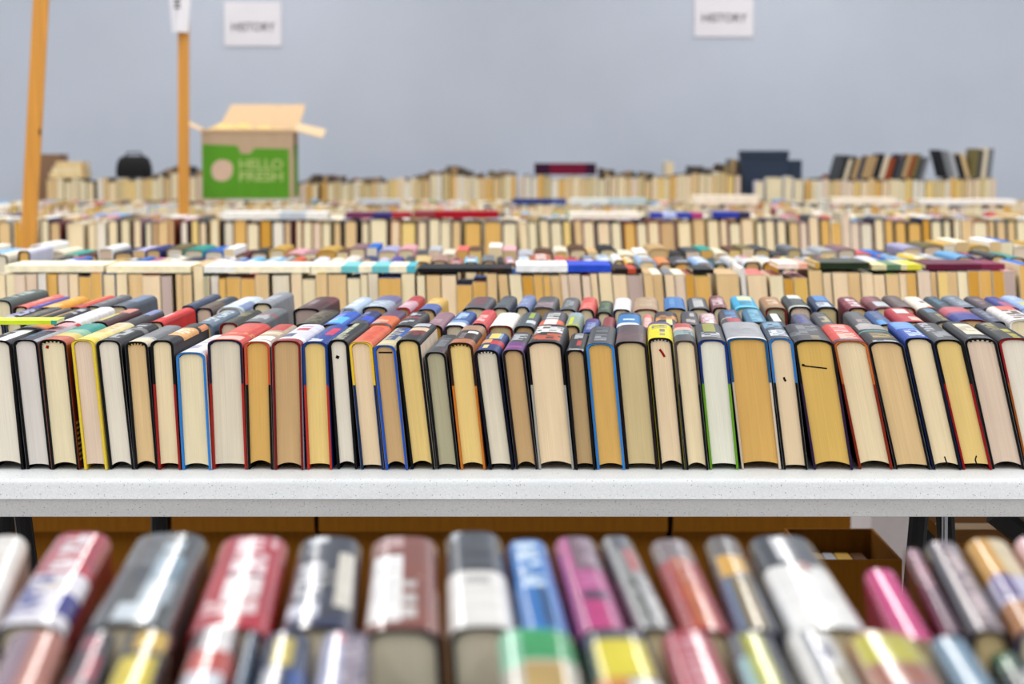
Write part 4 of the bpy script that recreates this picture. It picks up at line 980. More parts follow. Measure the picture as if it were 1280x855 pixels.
G4 = 'books lying flat on the fourth table'
for (a, b, th, base, sp_, lab) in [
 (640, 708, .02, '2c3c70', [(.7, 1, '3c4c84')], 'dark blue book lying flat on the fourth table'),
 (713, 808, .022, 'd4d8d4', [(.5, 1, 'b4c4c8')], 'pale grey-blue book lying flat on the fourth table'),
 (866, 948, .034, 'ecdcc8', [], 'thick cream-pink book lying flat on the fourth table'),
 (1040, 1120, .024, 'eee0cc', [], 'cream-white book lying flat on the fourth table'),
 (1150, 1270, .018, 'f0e8e0', [], 'long white book lying flat on the fourth table'),
 (450, 500, .018, 'b8bcc0', [], 'short silver-grey book lying flat on the fourth table'),
]:
    flat_book(a, b, 8.03, .15, th, base, sp_, lab, G4, z=ZB + .1645)
# ------------------------------------------------------------------ the books farther back: too many and too blurred to count, one object
stuff = MB()
def add_stuff(parts, loc, rz=0.0):
    from mathutils import Matrix
    M = Matrix.Translation(loc) @ Matrix.Rotation(rz, 4, 'Z')
    for pn, (mb, mat) in parts.items():
        stuff.merge(mb, M, 0 if mat is M_PAGE else 1)
PAL = ['char', 'navy', 'dgrey', 'grey', 'lgrey', 'silver', 'white', 'cream', 'beige', 'tan', 'brown', 'maroon', 'red', 'salmon', 'blue', 'lblue', 'indigo', 'teal', 'olive', 'mauve', 'gold', 'pink', 'lilac', 'white', 'e8dcc8', 'ece4dc']
PG = ['cream', 'cream', 'pale', 'pale', 'peach', 'tan', 'yellow', 'mustard', 'gcream', 'pink', 'white', 'tan', 'khaki']
def stuff_row(px0, px1, Y, Hf, L, pal, seed, wmin, wmax, gaps=0.03, zb=ZB, k=0.0, ny=2, tops=None, var=.008, pg=PG):
    r = random.Random(seed)
    x, xe = xat(px0, zb + .15, Y), xat(px1, zb + .15, Y)
    n = 0
    while x < xe:
        T = r.uniform(wmin, wmax)
        px = 640 + F * (x + T / 2) / Y
        H = Hf(px) + r.uniform(-var, var)
        if tops is not None:
            tops.append((x, x + T, zb + H + .001))
        sc = r.choice(pal)
        pt = [(.3, .7, .2, .8, r.choice(['white', 'cream', 'navy', 'red']))] if r.random() < .3 else []
        if T > .03:
            add_stuff(hardcover_parts(T, H, L, k, r.choice(pg), sc, None, sc, pt, None, jacket=False, arc=4, ny=ny, seed=n, rise=0.006, t=0.0026), (x + T / 2 - k * H, Y + r.uniform(0, .01), zb))
        else:
            add_stuff(paperback_parts(T, H, L, k, r.choice(pg), sc, [], ny=1), (x + T / 2 - k * H, Y + r.uniform(0, .01), zb))
        x += T + 0.0012 + (r.uniform(.01, .03) if r.random() < gaps else 0)
        n += 1
stuff_row(-30, 1310, 4.315, lambda p: .172 + (.016 if 30 < p < 60 or p > 1140 else 0), .2, PAL, 1, .022, .042)
LIGHT = ['white', 'cream', 'beige', 'e8dcc8', 'ece4dc', 'tan', 'e0c898', 'pink', 'lblue', 'gold', 'lgrey', 'e8dcc8', 'cream']
stuff_row(-30, 1310, 6.66, lambda p: .158, .2, PAL + LIGHT, 2, .02, .04)
stuff_row(-30, 1310, 6.90, lambda p: .158, .2, LIGHT + LIGHT + PAL, 3, .02, .04)
stuff_row(-30, 1310, 8.02, lambda p: .155, .2, LIGHT + ['char', 'navy', 'brown'], 4, .018, .038)
stuff_row(-30, 246, 8.28, lambda p: .158, .2, LIGHT + PAL, 5, .018, .036)
stuff_row(385, 1310, 8.28, lambda p: .158, .2, LIGHT + PAL, 6, .018, .036)
stuff_row(-30, 246, 8.53, lambda p: .160, .2, LIGHT + PAL, 7, .018, .036)
stuff_row(385, 1310, 8.53, lambda p: .160, .2, LIGHT + PAL, 8, .018, .036)
ZT5 = 0.83
ZB5 = ZT5 + 0.0008
def top5(p):
    tab = [(60, .17), (110, .165), (180, .165), (215, .185), (250, .185), (380, .15), (450, .15), (530, .17), (560, .2), (590, .17), (640, .185), (700, .175), (760, .18), (800, .17), (860, .19), (925, .195), (1003, .165), (1040, .165), (1240, .17)]
    return lerp_table(tab, p) - 0.012
P5 = ['char', 'dgrey', 'brown', 'maroon', 'navy', 'grey', 'tan', 'beige', 'cream', 'e8dcc8']
t5_tops = []
stuff_row(58, 922, 9.06, top5, .2, P5, 9, .018, .036, zb=ZB5, tops=t5_tops)
stuff_row(1007, 1240, 9.06, top5, .2, P5, 10, .018, .036, zb=ZB5, tops=t5_tops)
DARK = ['char', 'dgrey', 'brown', 'maroon', 'navy', 'grey', '4a4034', '6c5c48', 'rust', 'mauve']  # rear-row covers kept dark: shadow over the book tops put into their colour
DPG = ['5c5244', '7c6c54', '4c4640', 'brown', '94805c']  # page ends darkened likewise, the same shadow as colour
def bump5(p):
    return .015 + .012 * math.sin(p * .035) + .008 * math.sin(p * .11 + 1)
for (a, b, sd, e) in [(188, 250, 41, .0), (376, 640, 42, .0), (750, 862, 43, -.004), (862, 922, 44, .02), (1007, 1040, 45, .0)]:
    stuff_row(a, b, 9.30, lambda p: top5(p) + bump5(p) + e, .2, DARK, sd, .016, .034, zb=ZB5, var=.012, pg=DPG)
stuff_row(832, 842, 9.30, lambda p: .235, .2, ['ece0cc'], 46, .036, .037, zb=ZB5)
# the slanting books standing on top of that row at the right
r = random.Random(31)
def lean_stuff(px0, px1, k, pal, hf):
    x, xe = xat(px0, .97, 9.10), xat(px1, .97, 9.10)
    while x < xe:
        T = r.uniform(.014, .03)
        sc = r.choice(pal)
        add_stuff(paperback_parts(T, hf(), .14, k, sc, sc, [], ny=1), (x + T / 2, 9.10, max(t for a_, b_, t in t5_tops if b_ > x - .01 and a_ < x + T + .01) + .0005))
        x += T + .001
lean_stuff(1040, 1150, 0.28, ['dgrey', 'char', 'olive', 'brown', 'grey', 'beige', 'rust'], lambda: r.uniform(.09, .115))
lean_stuff(1178, 1210, -0.28, ['grey', 'lgrey', 'char', 'gold', 'tan'], lambda: r.uniform(.10, .125))
lean_stuff(1212, 1237, 0.1, ['grey', 'dgrey', 'beige', 'olive'], lambda: r.uniform(.125, .145))
so = stuff.obj('distant_books', [M_PAGE, M_CLOTH], None)
tag(so, 'mass of blurred books crowding the farther tables up to the grey-blue wall', 'books', kind='stuff')

# odd things lying on the far rows
for j, (a, b, th, base) in enumerate([(62, 108, .024, 'e4cc98'), (66, 106, .022, 'e8d4a8'), (70, 106, .024, 'e0c490')]):
    zz = max(t for a_, b_, t in t5_tops if b_ > xat(62, .97, 9.08) and a_ < xat(108, .97, 9.08)) + .0005 + sum((.024, .022, .024)[:j]) + j * .0008
    flat_book(a, b, 9.08, .14, th, base, [(.9, 1, 'b89058')], ['lowest', 'middle', 'topmost'][j] + ' of three cream books piled flat by the leaning bare stake', 'pile of cream books at the far table', z=zz)
for (a, b, hz, col, lab) in [(944, 955, .13, 'd8d4e4', 'small lilac-white book standing in front of the navy box'), (958, 978, .145, 'e4dcc8', 'thick cream book standing in front of the navy box'), (980, 991, .15, 'c8ccd4', 'grey-white book standing in front of the navy box'), (993, 1004, .135, 'e8e0d0', 'slim ivory book standing in front of the navy box')]:
    xa_, xb_ = xat(a, .95, 9.0), xat(b, .95, 9.0)
    place_book(hardcover_parts(xb_ - xa_, hz + .02, .085, 0, 'cream', col, None, col, [], None, jacket=False, arc=6, ny=2), 'hardcover_book', ((xa_ + xb_) / 2, 9.005, ZB5), 0, lab, 'pale books before the navy box')
flat_book(668, 745, 9.08, .14, .05, '6c1430', [(0, .25, '34142c'), (.85, 1, '34142c')], 'maroon boxed book lying flat on the farthest row', None, tops=t5_tops)
mb = MB()
x0, z0 = at(48, 205, 9.2); x1, z1 = at(75, 182, 9.2)
bx = empty('cardboard_box', ((x0 + x1) / 2, 9.30, ZB5 + .16))
# ------------------------------------------------------------------ boxes
def carton(root, w, d, h, mat=None, flaps=(), seam=True, open_top=False):
    """a corrugated carton around the root: four walls, floor, optional flaps (name, angle)"""
    m = mat or M_CARD
    t = 0.004
    b = MB()
    b.box((-w / 2, 0, 0), (w / 2, t, h), None)
    b.box((-w / 2, d - t, 0), (w / 2, d, h), None)
    b.box((-w / 2, t, 0), (-w / 2 + t, d - t, h), None)
    b.box((w / 2 - t, t, 0), (w / 2, d - t, h), None)
    b.box((-w / 2 + t, t, 0), (w / 2 - t, d - t, t), None)
    b.obj('body', m, root)
    if not open_top:
        b = MB()
        b.box((-w / 2, 0, h + .0005), (w / 2, d / 2 - .001, h + t), None)
        b.obj('flap', m, root)
        b = MB()
        b.box((-w / 2, d / 2 + .001, h + .0005), (w / 2, d, h + t), None)
        b.obj('flap', m, root)
        b = MB()
        b.box((-w / 2 - .0005, d / 2 - .025, h + t + .0003), (w / 2 + .0005, d / 2 + .025, h + t + .0008), None)
        b.obj('tape', M_TAPE, root)

bx.location = (xat(61, 1.0, 9.30), 9.30, ZB5 + .0)
carton(bx, .11, .16, .262, M_CARDM)
tag(bx, 'small brown box behind the pile of cream books on the far table', 'box')

# black bag and navy case
xb, _ = at(166, 215, 9.12)
bag = empty('black_bag', (xb, 9.09, max(t for a_, b_, t in t5_tops if b_ > xb - .085 and a_ < xb + .085) + .001))
bm = MB()
w, d, h = .15, .13, .098
rings = [(0.0, 1.0, 1.0), (.25, 1.05, 1.05), (.6, 1.0, 1.0), (.88, .86, .84), (1.0, .6, .5)]
prof = []
for (q, sx, sy) in rings:
    prof.append([(w / 2 * sx * math.copysign(abs(math.cos(a)) ** .55, math.cos(a)), d / 2 + d / 2 * sy * math.copysign(abs(math.sin(a)) ** .55, math.sin(a)), h * q) for a in [2 * math.pi * i / 20 for i in range(20)]])
for A, B in zip(prof, prof[1:]):
    for i in range(20):
        j = (i + 1) % 20
        bm.quad([A[i], A[j], B[j], B[i]], None)
bm.quad(prof[-1], None)
bm.quad(prof[0][::-1], None)
bm.obj('body', M_BAG, bag, smooth=0.9)
hm = MB()
pts = [(-.035, d / 2, h), (-.03, d / 2, h + .014), (.03, d / 2, h + .014), (.035, d / 2, h)]
for a, b in zip(pts, pts[1:]):
    tube(hm, a, b, .004)
hm.obj('handle', M_BAG, bag)
tag(bag, 'small black bag sitting on the farthest row of books', 'bag')

xc, _ = at(957, 200, 9.1)
case = empty('navy_binder_box', (xc, 9.10, ZB5 + .0003))
bm = MB()
s = 9.1 / F
bm.box((-29 * s, 0, 0), (28 * s, .13, .252), None)
bm.obj('body', M_NAVY, case)
bm = MB()
bm.box((-30 * s, -.003, .2525), (29 * s, .133, .282), None)
bm.obj('lid', M_NAVY, case)
bm = MB()
bm.box((28.3 * s, .02, 0), (46 * s, .12, .24), None)
bm.obj('side_section', M_NAVY, case)
tag(case, 'dark navy box with a lower side section among the farthest books', 'box')

# the green printed box
gx0, gz0 = at(253, 249, 8.30)
gx1, gz1 = at(366, 165, 8.30)
gw, gh, gd = gx1 - gx0, gz1 - gz0, .27
gb = empty('produce_box', ((gx0 + gx1) / 2, 8.30, gz0), 0.03)
b = MB()
t = .005
b.box((-gw / 2, 0, 0), (gw / 2, t, gh), None)
b.box((-gw / 2, gd - t, 0), (gw / 2, gd, gh), None)
b.box((-gw / 2, t, 0), (-gw / 2 + t, gd - t, gh), None)
b.box((gw / 2 - t, t, 0), (gw / 2, gd - t, gh), None)
b.box((-gw / 2 + t, t, 0), (gw / 2 - t, gd - t, t), None)
body = b.obj('body', M_BAND, gb)
# printed panels (front and side), a hair thick
px = gw / 113.0          # metres per photo pixel on this box
pz = gh / 84.0
X = lambda q: -gw / 2 + (q - 253) * px
Zp = lambda q: gh - (q - 165) * pz
p = MB()
poly = [(253.5, 248), (361, 248), (361, 186), (318, 185), (313, 192), (302, 192), (297, 182), (254, 180)]
n = len(poly)
p.quad([(X(a), -.0008, Zp(c)) for a, c in poly], None)
for i in range(n):
    a, c = poly[i], poly[(i + 1) % n]
    p.quad([(X(a[0]), -.0008, Zp(a[1])), (X(a[0]), 0, Zp(a[1])), (X(c[0]), 0, Zp(c[1])), (X(c[0]), -.0008, Zp(c[1]))], None)
p.obj('green_panel', M_GREEN, body)
p = MB()
p.box((gw / 2, .02, .01), (gw / 2 + .0008, gd - .02, gh * .82), None)
p.obj('green_panel', M_GREEN, body)
# lemon emblem: a disc with a pointed end
p = MB()
cx, cz, rr = X(278), Zp(213), 13.2 * px
ring = []
for i in range(28):
    a = 2 * math.pi * i / 28
    q = rr * (1 + .12 * max(0, math.cos(a - .7)) ** 10 + .08 * max(0, math.cos(a - .7 - math.pi)) ** 10)
    ring.append((cx + q * math.cos(a), -.0014, cz + q * math.sin(a)))
p.quad(ring, None)
for i in range(28):
    a, c = ring[i], ring[(i + 1) % 28]
    p.quad([a, (a[0], -.0008, a[2]), (c[0], -.0008, c[2]), c], None)
p.obj('lemon_emblem', M_PRINT, body)

def text_obj(name, s, size, mat, parent, loc, depth=.0003, bold=0.0, rot=(math.pi / 2, 0, 0), width=None):
    cu = bpy.data.curves.new(name, 'FONT')
    cu.body = s
    cu.size = size
    cu.align_x = 'CENTER'
    cu.align_y = 'CENTER'
    cu.extrude = depth
    cu.offset = bold
    tmp = bpy.data.objects.new(name + '_tmp', cu)
    C.objects.link(tmp)
    bpy.context.view_layer.update()
    me = bpy.data.meshes.new_from_object(tmp.evaluated_get(bpy.context.evaluated_depsgraph_get()))
    bpy.data.objects.remove(tmp)
    bpy.data.curves.remove(cu)
    me.name = name
    me.materials.clear()
    me.materials.append(mat)
    o = bpy.data.objects.new(name, me)
    C.objects.link(o)
    o.parent = parent
    o.location = loc
    o.rotation_euler = rot
    if width:
        w = max(v.co.x for v in me.vertices) - min(v.co.x for v in me.vertices)
        for v in me.vertices:
            v.co.x *= width / w
    return o
text_obj('lettering', 'HELLO', 17 * pz, M_PRINT2, body, (X(326), -.0013, Zp(206)), bold=.0015, width=54 * px)
text_obj('lettering', 'FRESH', 17 * pz, M_PRINT2, body, (X(326), -.0013, Zp(221)), bold=.0015, width=54 * px)
def flap(pts, name='flap'):
    m = MB()
    n = len(pts)
    a, b_, c = Vector(pts[0]), Vector(pts[1]), Vector(pts[2])
    nn = (b_ - a).cross(c - a).normalized() * .004
    top = [tuple(Vector(q) + nn) for q in pts]
    m.quad(top, None)
    m.quad(pts[::-1], None)
    for i in range(n):
        j = (i + 1) % n
        m.quad([pts[i], pts[j], top[j], top[i]], None)
    m.obj(name, M_CARDIN, gb)
zt = gh + .001
flap([(-gw / 2 + .03, gd, zt), (gw / 2, gd, zt), (gw / 2 + .03, gd + .05, zt + .115), (-gw / 2 + .09, gd + .05, zt + .115)])
flap([(-gw / 2, .01, zt), (-gw / 2, gd - .01, zt), (-gw / 2 - .10, gd - .01, zt + .05), (-gw / 2 - .10, .01, zt + .05)])
flap([(gw / 2 + .0012, .01, zt + .006), (gw / 2 + .118, .01, zt - .026), (gw / 2 + .118, gd, zt + .008), (gw / 2 + .0012, gd, zt + .034)])
flap([(-gw / 2, -.001, zt), (gw / 2, -.001, zt), (gw / 2, -.006, zt + .012), (-gw / 2, -.006, zt + .012)])
tag(gb, 'open cardboard box with a green printed front and lemon emblem', 'box')
pp = MB()
r = random.Random(5)
for (cx, cy, cz, rad) in [(-.10, .10, .0, .055), (-.03, .13, .005, .05), (.06, .12, -.005, .05), (-.14, .16, .0, .045), (.11, .15, -.01, .045)]:
    rows = []
    for i in range(8):
        th = math.pi * i / 7
        rows.append([(cx + rad * (1 + r.uniform(-.2, .2)) * math.sin(th) * math.cos(2 * math.pi * j / 10), cy + rad * .9 * math.sin(th) * math.sin(2 * math.pi * j / 10), gh + cz + .6 * rad * (1 + r.uniform(-.2, .2)) * math.cos(th)) for j in range(10)])
    for A, B in zip(rows, rows[1:]):
        for j in range(10):
            g = (j + 1) % 10
            pp.quad([A[j], B[j], B[g], A[g]], None)
po = pp.obj('packing_paper', M_KRAFT, gb)
po['kind'] = 'stuff'
# what the box stands on: a flat white book on the fourth table
flat_book(262, 372, 8.29, .2, gz0 - (ZB + .172) - .0012, 'e4e6ea', [(0, .2, 'c8b8b0')], 'white book lying flat underneath the green printed box', G4, z=ZB + .1715)
stuffrow = MB()

# cartons under the tables (stacked on the floor under the second table)
for (a, b_, lab) in [(-38, 17, 'brown carton under the second table, cut by the frame edge'), (19, 191, 'narrow brown carton under the second table, beside the leftmost black leg'), (214, 392, 'brown carton under the second table, behind the bright red spine'),
                    (398, 617.8, 'wide brown carton under the second table, behind the rust-brown spine'), (618.2, 835, 'wide brown carton under the second table, behind the bright blue spine'), (842, 1064, 'brown carton under the second table, behind the open carton of books')]:
    Yc = 3.98
    X0, X1 = xat(a, .45, Yc), xat(b_, .45, Yc)
    for lvl in (0, 1):
        c = empty('cardboard_carton', ((X0 + X1) / 2, Yc + (0 if lvl else .035), 0.0005 + lvl * .3725))
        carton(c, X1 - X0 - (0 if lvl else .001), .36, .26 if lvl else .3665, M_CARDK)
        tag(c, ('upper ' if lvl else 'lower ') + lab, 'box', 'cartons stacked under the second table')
# open carton of books in the aisle
Yo_ = 2.98
X0, X1 = xat(1008, .52, Yo_), xat(1128, .52, Yo_)
base_c = empty('cardboard_carton', ((X0 + X1) / 2, Yo_, .0005))
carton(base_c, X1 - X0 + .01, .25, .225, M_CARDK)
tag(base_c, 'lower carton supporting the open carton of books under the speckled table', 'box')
oc = empty('cardboard_carton', ((X0 + X1) / 2 - .0, Yo_, .232))
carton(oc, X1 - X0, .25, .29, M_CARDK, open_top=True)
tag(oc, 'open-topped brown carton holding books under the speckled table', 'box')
x = X0 + .008
j = 0
while x + .022 < X1 - .006:
    T = (.021, .026, .018, .024)[j % 4]
    parts = paperback_parts(T, .2475, .222, 0, ('tan', 'cream', 'dtan', 'pale')[j % 4], ('brown', 'gold', 'lgrey', 'tan')[(j * 3) % 4])
    place_book(parts, 'paperback_book', (x + T / 2, Yo_ + .012, .2375 + .0), 0, f'{("brown", "gold", "light grey", "tan")[(j * 3) % 4]} paperback inside the open carton, {nth(j + 1)} from left', 'paperbacks inside the open carton')
    x += T + .0015
    j += 1
Xa_, Xb2 = xat(1066, .2, 6.05), xat(1330, .2, 6.05)
fc = empty('cardboard_carton', ((Xa_ + Xb2) / 2, 6.05, .0005))
carton(fc, Xb2 - Xa_, .28, .26, M_CARDK)
tag(fc, 'long brown carton on the floor before the third table, beyond the black legs', 'box')
Xa_, Xb2 = xat(1196, .56, 2.86), xat(1330, .56, 2.86)
for lvl in (0, 1):
    fc = empty('cardboard_carton', ((Xa_ + Xb2) / 2, 2.86, .0005 + lvl * .2865))
    carton(fc, Xb2 - Xa_, .25, .28, M_CARDK)
    tag(fc, ('upper' if lvl else 'lower') + ' brown carton under the speckled table by its diagonal brace', 'box')
# pale storage bin seen far under the tables
binr = empty('storage_bin', (xat(1075, .42, 4.9) + .10, 4.9, 0.0005))
b = MB()
b.box((-.07, 0, 0), (.07, .3, .43), None)
b.obj('body', M_BIN, binr)
b = MB()
b.box((-.078, -.008, .4305), (.078, .308, .455), None)
b.obj('lid', M_BIN, binr)
tag(binr, 'pale grey storage bin under the second table beside the last brown carton', 'bin')

# ------------------------------------------------------------------ tables
def folding_table(X0, X1, Yf, Yb, z, label, leg_px=True, back_xs=None):
    cx = (X0 + X1) / 2
    root = empty('folding_table', (cx, Yf, 0.0))
    tag(root, label, 'table', 'folding tables')
    w, d = (X1 - X0) / 2, Yb - Yf
    top = MB()
    r = .007
    def edge(y, s, zt, zb, rr):
        return [(y + s * (rr - rr * math.cos(a)), zt - rr + rr * math.sin(a)) for a in [0, .4, .8, 1.2, math.pi / 2]]
    prof = [(0.0, z - .0252)] + [(-.004, z - .023)] + edge(0, 1, z, 0, r) + edge(d, -1, z, 0, r)[::-1] + [(d + .004, z - .023), (d, z - .0252)]
    prism(top, prof, -w, w, None)
    top.obj('table_top', M_TABLE, root, smooth=0.6)
    sk = MB()
    o = .009
    zl, zh = z - .0485, z - .0252
    sl = [(.002, zh), (.004, zh - .002), (.017, zl + .001), (.019, zl), (.03, zl), (.03, zh)]
    prism(sk, sl[::-1], -w + o, w - o, None)
    sk.box((-w + o, d - o - .02, zl), (w - o, d - o, zh), None)
    sk.box((-w + o, .0302, zl), (-w + o + .02, d - o - .02, zh), None)
    sk.box((w - o - .02, .0302, zl), (w - o, d - o - .02, zh), None)
    sk.obj('skirt', M_TABLE, root)
    return root, w, d

def leg_frame(root, x, d, z, spread=0.0):
    for y in (.09, d - .09):
        m = MB()
        tube(m, (x, y, z - .049), (x, y, .012), .0125)
        lg = m.obj('leg', M_BLACK, root)
        m = MB()
        tube(m, (x, y, .0), (x, y, .03), .016)
        m.obj('foot_cap', M_BLACK, lg)
    m = MB()
    tube(m, (x, .09, .22), (x, d - .09, .22), .011)
    m.obj('crossbar', M_BLACK, root)

# speckled table
XA, XB = -.98, .98
t1, w, d = folding_table(XA, XB, 2.395, 3.21, ZT, 'white speckled plastic folding table carrying the sharp rows of books')
cx = (XA + XB) / 2
def t1leg(px, py, Y, r=.014, foot_px=None, name='leg', mat=M_BLACK, z1=None):
    X0, Z0 = at(px, 645, Y)
    X1, Z1 = at(foot_px if foot_px is not None else px, py, Y)
    # extend straight on to the floor
    s = (Z0 - .012) / (Z0 - Z1)
    Xf = X0 + (X1 - X0) * s
    m = MB()
    a = (X0 - cx, Y - 2.395, Z0 + .004)
    tube(m, a, (Xf - cx, Y - 2.395, .0), r)
    return m.obj(name, mat, t1)
t1leg(28, 690, 2.50, .011, 34)
t1leg(8, 690, 2.92, .012, 8)
t1leg(199, 690, 2.92, .012, 199)
t1leg(1149, 700, 2.55, .0125, 1144)
t1leg(1181, 700, 2.62, .0125, 1184)
m = MB()
Xa, Za = at(1181, 645, 2.60)
tube(m, (Xa - cx, 2.60 - 2.395, Za), (Xa - cx + .004, 2.60 - 2.395, .3), .004)
m.obj('brace_rod', M_STEEL, t1)
m = MB()
Xa, Za = at(1243, 640, 2.52)
Xb_, Zb_ = at(1292, 678, 2.52)
dv = Vector((Xb_ - Xa, 0, Zb_ - Za))
tube(m, (Xa - cx, 2.52 - 2.395, Za), (Xa - cx + dv.x * 2.4, 2.52 - 2.395, Za + dv.z * 2.4), .0155)
m.obj('brace', M_BLACK, t1)
m = MB()
Xa, Za = at(1153, 655, 2.56)
Xb_, Zb_ = at(1168, 690, 2.56)
m.box((Xa - cx, .16, Zb_), (Xb_ - cx, .17, Zb_ + .02), None)
prism_pts = [(Xa - cx, .16, Za), (Xb_ - cx, .16, Zb_ + .02), (Xa - cx, .16, Zb_ + .02)]
m.quad(prism_pts, None)
m.quad([(a_, .17, c_) for a_, _, c_ in prism_pts][::-1], None)
m.quad([prism_pts[0], (prism_pts[0][0], .17, prism_pts[0][2]), (prism_pts[1][0], .17, prism_pts[1][2]), prism_pts[1]], None)
m.obj('leg_bracket', M_BLACK, t1)

tN, w, d = folding_table(-.95, .95, .52, 1.27, ZT, 'nearest folding table, hidden under two blurred rows of books')
leg_frame(tN, -.75, d, ZT); leg_frame(tN, .75, d, ZT)
t2, w, d = folding_table(-1.25, 1.25, 3.765, 4.56, ZT, 'second folding table behind the speckled one, covered with paperbacks')
leg_frame(t2, -1.1, d, ZT); leg_frame(t2, 1.1, d, ZT)
t3, w, d = folding_table(-1.9, 1.9, 6.36, 7.14, ZT, 'third folding table, in front of the stake with a paper sign')
leg_frame(t3, -1.6, d, ZT); leg_frame(t3, 1.6, d, ZT)
t4, w, d = folding_table(-2.4, 2.4, 7.96, 8.76, ZT, 'fourth folding table carrying the green printed box')
leg_frame(t4, -2.0, d, ZT); leg_frame(t4, 2.0, d, ZT)
t5, w, d = folding_table(xat(52, .8, 9.0), xat(1244, .8, 9.0), 9.0, 9.62, ZT5, 'farthest, taller table against the grey-blue wall')
leg_frame(t5, -1.7, d, ZT5); leg_frame(t5, 1.7, d, ZT5)

# ------------------------------------------------------------------ thin lime book lying across the first two front-row spines
lime = empty('paperback_book', (xat(71, .9, 2.60) - .105, 2.60, ZB + .1662))
b = MB()
wl = .105
b.box((-wl, 0, 0), (wl * .93, .0008, .0055), lin('c8dc30'))
b.box((wl * .93, 0, 0), (wl, .0008, .0055), lin('3c9c8c'))
b.box((-wl, .0008, .005), (wl, .05, .0055), lin('ccdc48'))
b.box((-wl, .0008, 0), (wl, .05, .0005), lin('3c4820'))
b.obj('cover', M_JACKET, lime)
b = MB()
b.box((-wl + .001, .001, .0006), (wl - .001, .0495, .0049), lin(PAGE['cream']))
b.obj('page_block', M_PAGE, lime)
tag(lime, 'thin lime-yellow book lying flat across the first two front-row spines', 'book')

# ------------------------------------------------------------------ stakes and signs
def stake(px_t, py_t, px_b, py_b, Y, w, d, label, top_extra=.25):
    Xt, Zt = at(px_t, py_t, Y)
    Xb, Zb = at(px_b, py_b, Y)
    s = (Xt - Xb) / (Zt - Zb)
    X0 = Xb - s * Zb
    Z1 = Zt + top_extra
    root = empty('wooden_stake', (X0, Y, 0.0))
    m = MB()
    P = []
    for z in (0.0, Z1):
        P.append([(s * z + sx * w / 2, sy * d / 2, z) for sx, sy in ((-1, -1), (1, -1), (1, 1), (-1, 1))])
    for i in range(4):
        j = (i + 1) % 4
        m.quad([P[0][i], P[0][j], P[1][j], P[1][i]], None)
    m.quad(P[0][::-1], None)
    m.quad(P[1], None)
    m.obj('shaft', M_WOOD, root)
    tag(root, label, 'stake')
    return root, s
st, s = stake(51.5, 0, 36, 290, 5.95, .043, .02, 'thicker bare wooden stake leaning slightly beside the second table')
m = MB()
zk = at(48, 165, 5.95)[1]
ring = [(s * zk + .019 + .0035 * math.cos(a), -.0105, zk + .011 * math.sin(a)) for a in [2 * math.pi * i / 12 for i in range(12)]]
m.quad(ring, lin('1c140c'))
for i in range(12):
    a, c = ring[i], ring[(i + 1) % 12]
    m.quad([a, (a[0], -.0099, a[2]), (c[0], -.0099, c[2]), c], lin('1c140c'))
m.obj('knot', M_CLOTH, st)
st2, s2 = stake(229.5, 40, 229.5, 250, 7.72, .040, .022, 'upright wooden stake topped by a white paper sign')
# folded paper sign on the second stake
Xs, Zs = at(226, 41, 7.72)
_, Zt_ = at(226, -40, 7.72)
sg = empty('paper_sign', (Xs, 7.70, Zs))
m = MB()
hh = Zt_ - Zs
q = 7.72 / F
outline_b = [(-9.5 * q, 0.0), (0, -.045), (10 * q, 0.0)]
outline_t = [(-15 * q, 0.0), (0, -.06), (17 * q, 0.0)]
for (y_off, flip) in ((0, False), (.002, True)):
    for i in range(2):
        a, b_, c, e = outline_b[i], outline_b[i + 1], outline_t[i + 1], outline_t[i]
        pts = [(a[0], a[1] + y_off, 0), (b_[0], b_[1] + y_off, 0 if i else 0), (c[0], c[1] + y_off, hh), (e[0], e[1] + y_off, hh)]
        m.quad(pts[::-1] if flip else pts, None)
sh = m.obj('sheet', M_PAPER, sg)
m = MB()
for j in range(4):
    z0 = hh * .36 + j * .013
    m.box((-.012, -.0565 - .0, z0), (.012, -.053, z0 + .006), None)
m.obj('lettering', M_INK, sh)
tag(sg, 'folded white paper sign on top of the upright stake', 'sign')

YW = 9.78
def wall_sign(px0, py0, px1, py1, label):
    X0, Z1 = at(px0, py0, YW - .006)
    X1, Z0 = at(px1, py1, YW - .006)
    root = empty('history_sign', ((X0 + X1) / 2, YW - .006, Z0))
    w, h = X1 - X0, Z1 - Z0
    m = MB()
    m.box((-w / 2, 0, 0), (w / 2, .003, h), None)
    sh = m.obj('sheet', M_SIGN, root)
    text_obj('lettering', 'HISTORY', h * .27, M_INK, sh, (0, -.0008, h * .42), bold=.0006, width=w * .76)
    tag(root, label, 'sign', 'paper HISTORY signs on the wall')
wall_sign(280, 2, 352, 57.5, 'white HISTORY sign taped to the wall above the green printed box')
wall_sign(868.5, -9, 941.5, 46, 'white HISTORY sign on the wall above the dark navy box, cut by the frame')

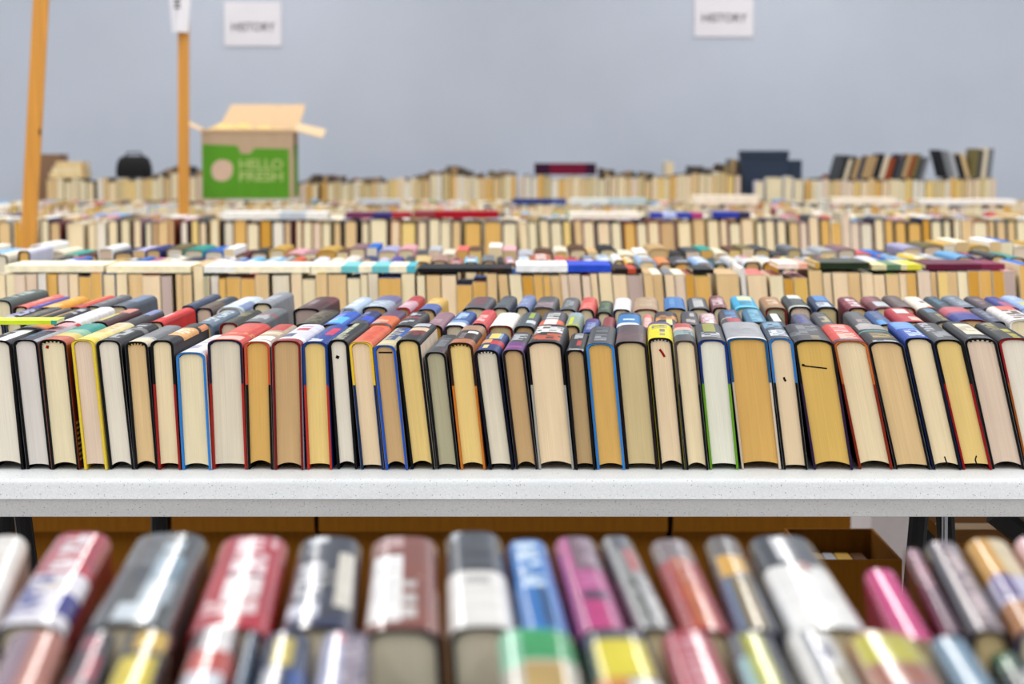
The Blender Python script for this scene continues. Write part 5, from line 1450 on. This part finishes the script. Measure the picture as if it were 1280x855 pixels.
# ------------------------------------------------------------------ room
m = MB(); m.box((-7, YW, 0), (7, YW + .12, 4.2), None)
o = m.obj('wall_back', M_WALL); o['kind'] = 'structure'
m = MB(); m.box((-7, -3.5, -.06), (7, YW, 0), None)
o = m.obj('floor', M_FLOOR); o['kind'] = 'structure'
m = MB(); m.box((-7.12, -3.5, 0), (-7, YW + .12, 4.2), None)
o = m.obj('wall_left', M_WALL); o['kind'] = 'structure'
m = MB(); m.box((7, -3.5, 0), (7.12, YW + .12, 4.2), None)
o = m.obj('wall_right', M_WALL); o['kind'] = 'structure'
m = MB(); m.box((-7, -3.62, 0), (7, -3.5, 4.2), None)
o = m.obj('wall_front', M_PAPER); o['kind'] = 'structure'

# ------------------------------------------------------------------ light: long ceiling fittings running away from the camera, bright room all round
def area(name, loc, sx, sy, power, col=(1, .97, .93)):
    l = bpy.data.lights.new(name, 'AREA')
    l.shape = 'RECTANGLE'
    l.size, l.size_y = sx, sy
    l.energy = power
    l.color = col
    o = bpy.data.objects.new(name, l)
    C.objects.link(o)
    o.location = loc
    return o
for x in (-3.6, -1.2, 1.2, 3.6):
    area('ceiling_light', (x, 3.6, 2.75), .22, 12.0, 112)
w = bpy.data.worlds.new('room_light')
bpy.context.scene.world = w
w.use_nodes = True
w.node_tree.nodes['Background'].inputs[0].default_value = (.93, .96, 1.0, 1)
w.node_tree.nodes['Background'].inputs[1].default_value = .95

# ------------------------------------------------------------------ camera
cam = bpy.data.cameras.new('camera')
co = bpy.data.objects.new('camera', cam)
C.objects.link(co)
co.location = (0, 0, ZC)
co.rotation_euler = (math.pi / 2 - PITCH, 0, 0)
cam.sensor_fit = 'HORIZONTAL'
cam.sensor_width = 36.0
cam.lens = F * 36.0 / 1280.0
cam.clip_start = .05
cam.dof.use_dof = True
cam.dof.focus_distance = 2.47
cam.dof.aperture_fstop = 6.5
sc = bpy.context.scene
sc.camera = co
sc.view_settings.view_transform = 'Standard'
sc.view_settings.look = 'None'
sc.view_settings.gamma = 1.0
sc.view_settings.use_curve_mapping = False
sc.view_settings.exposure = 0.0
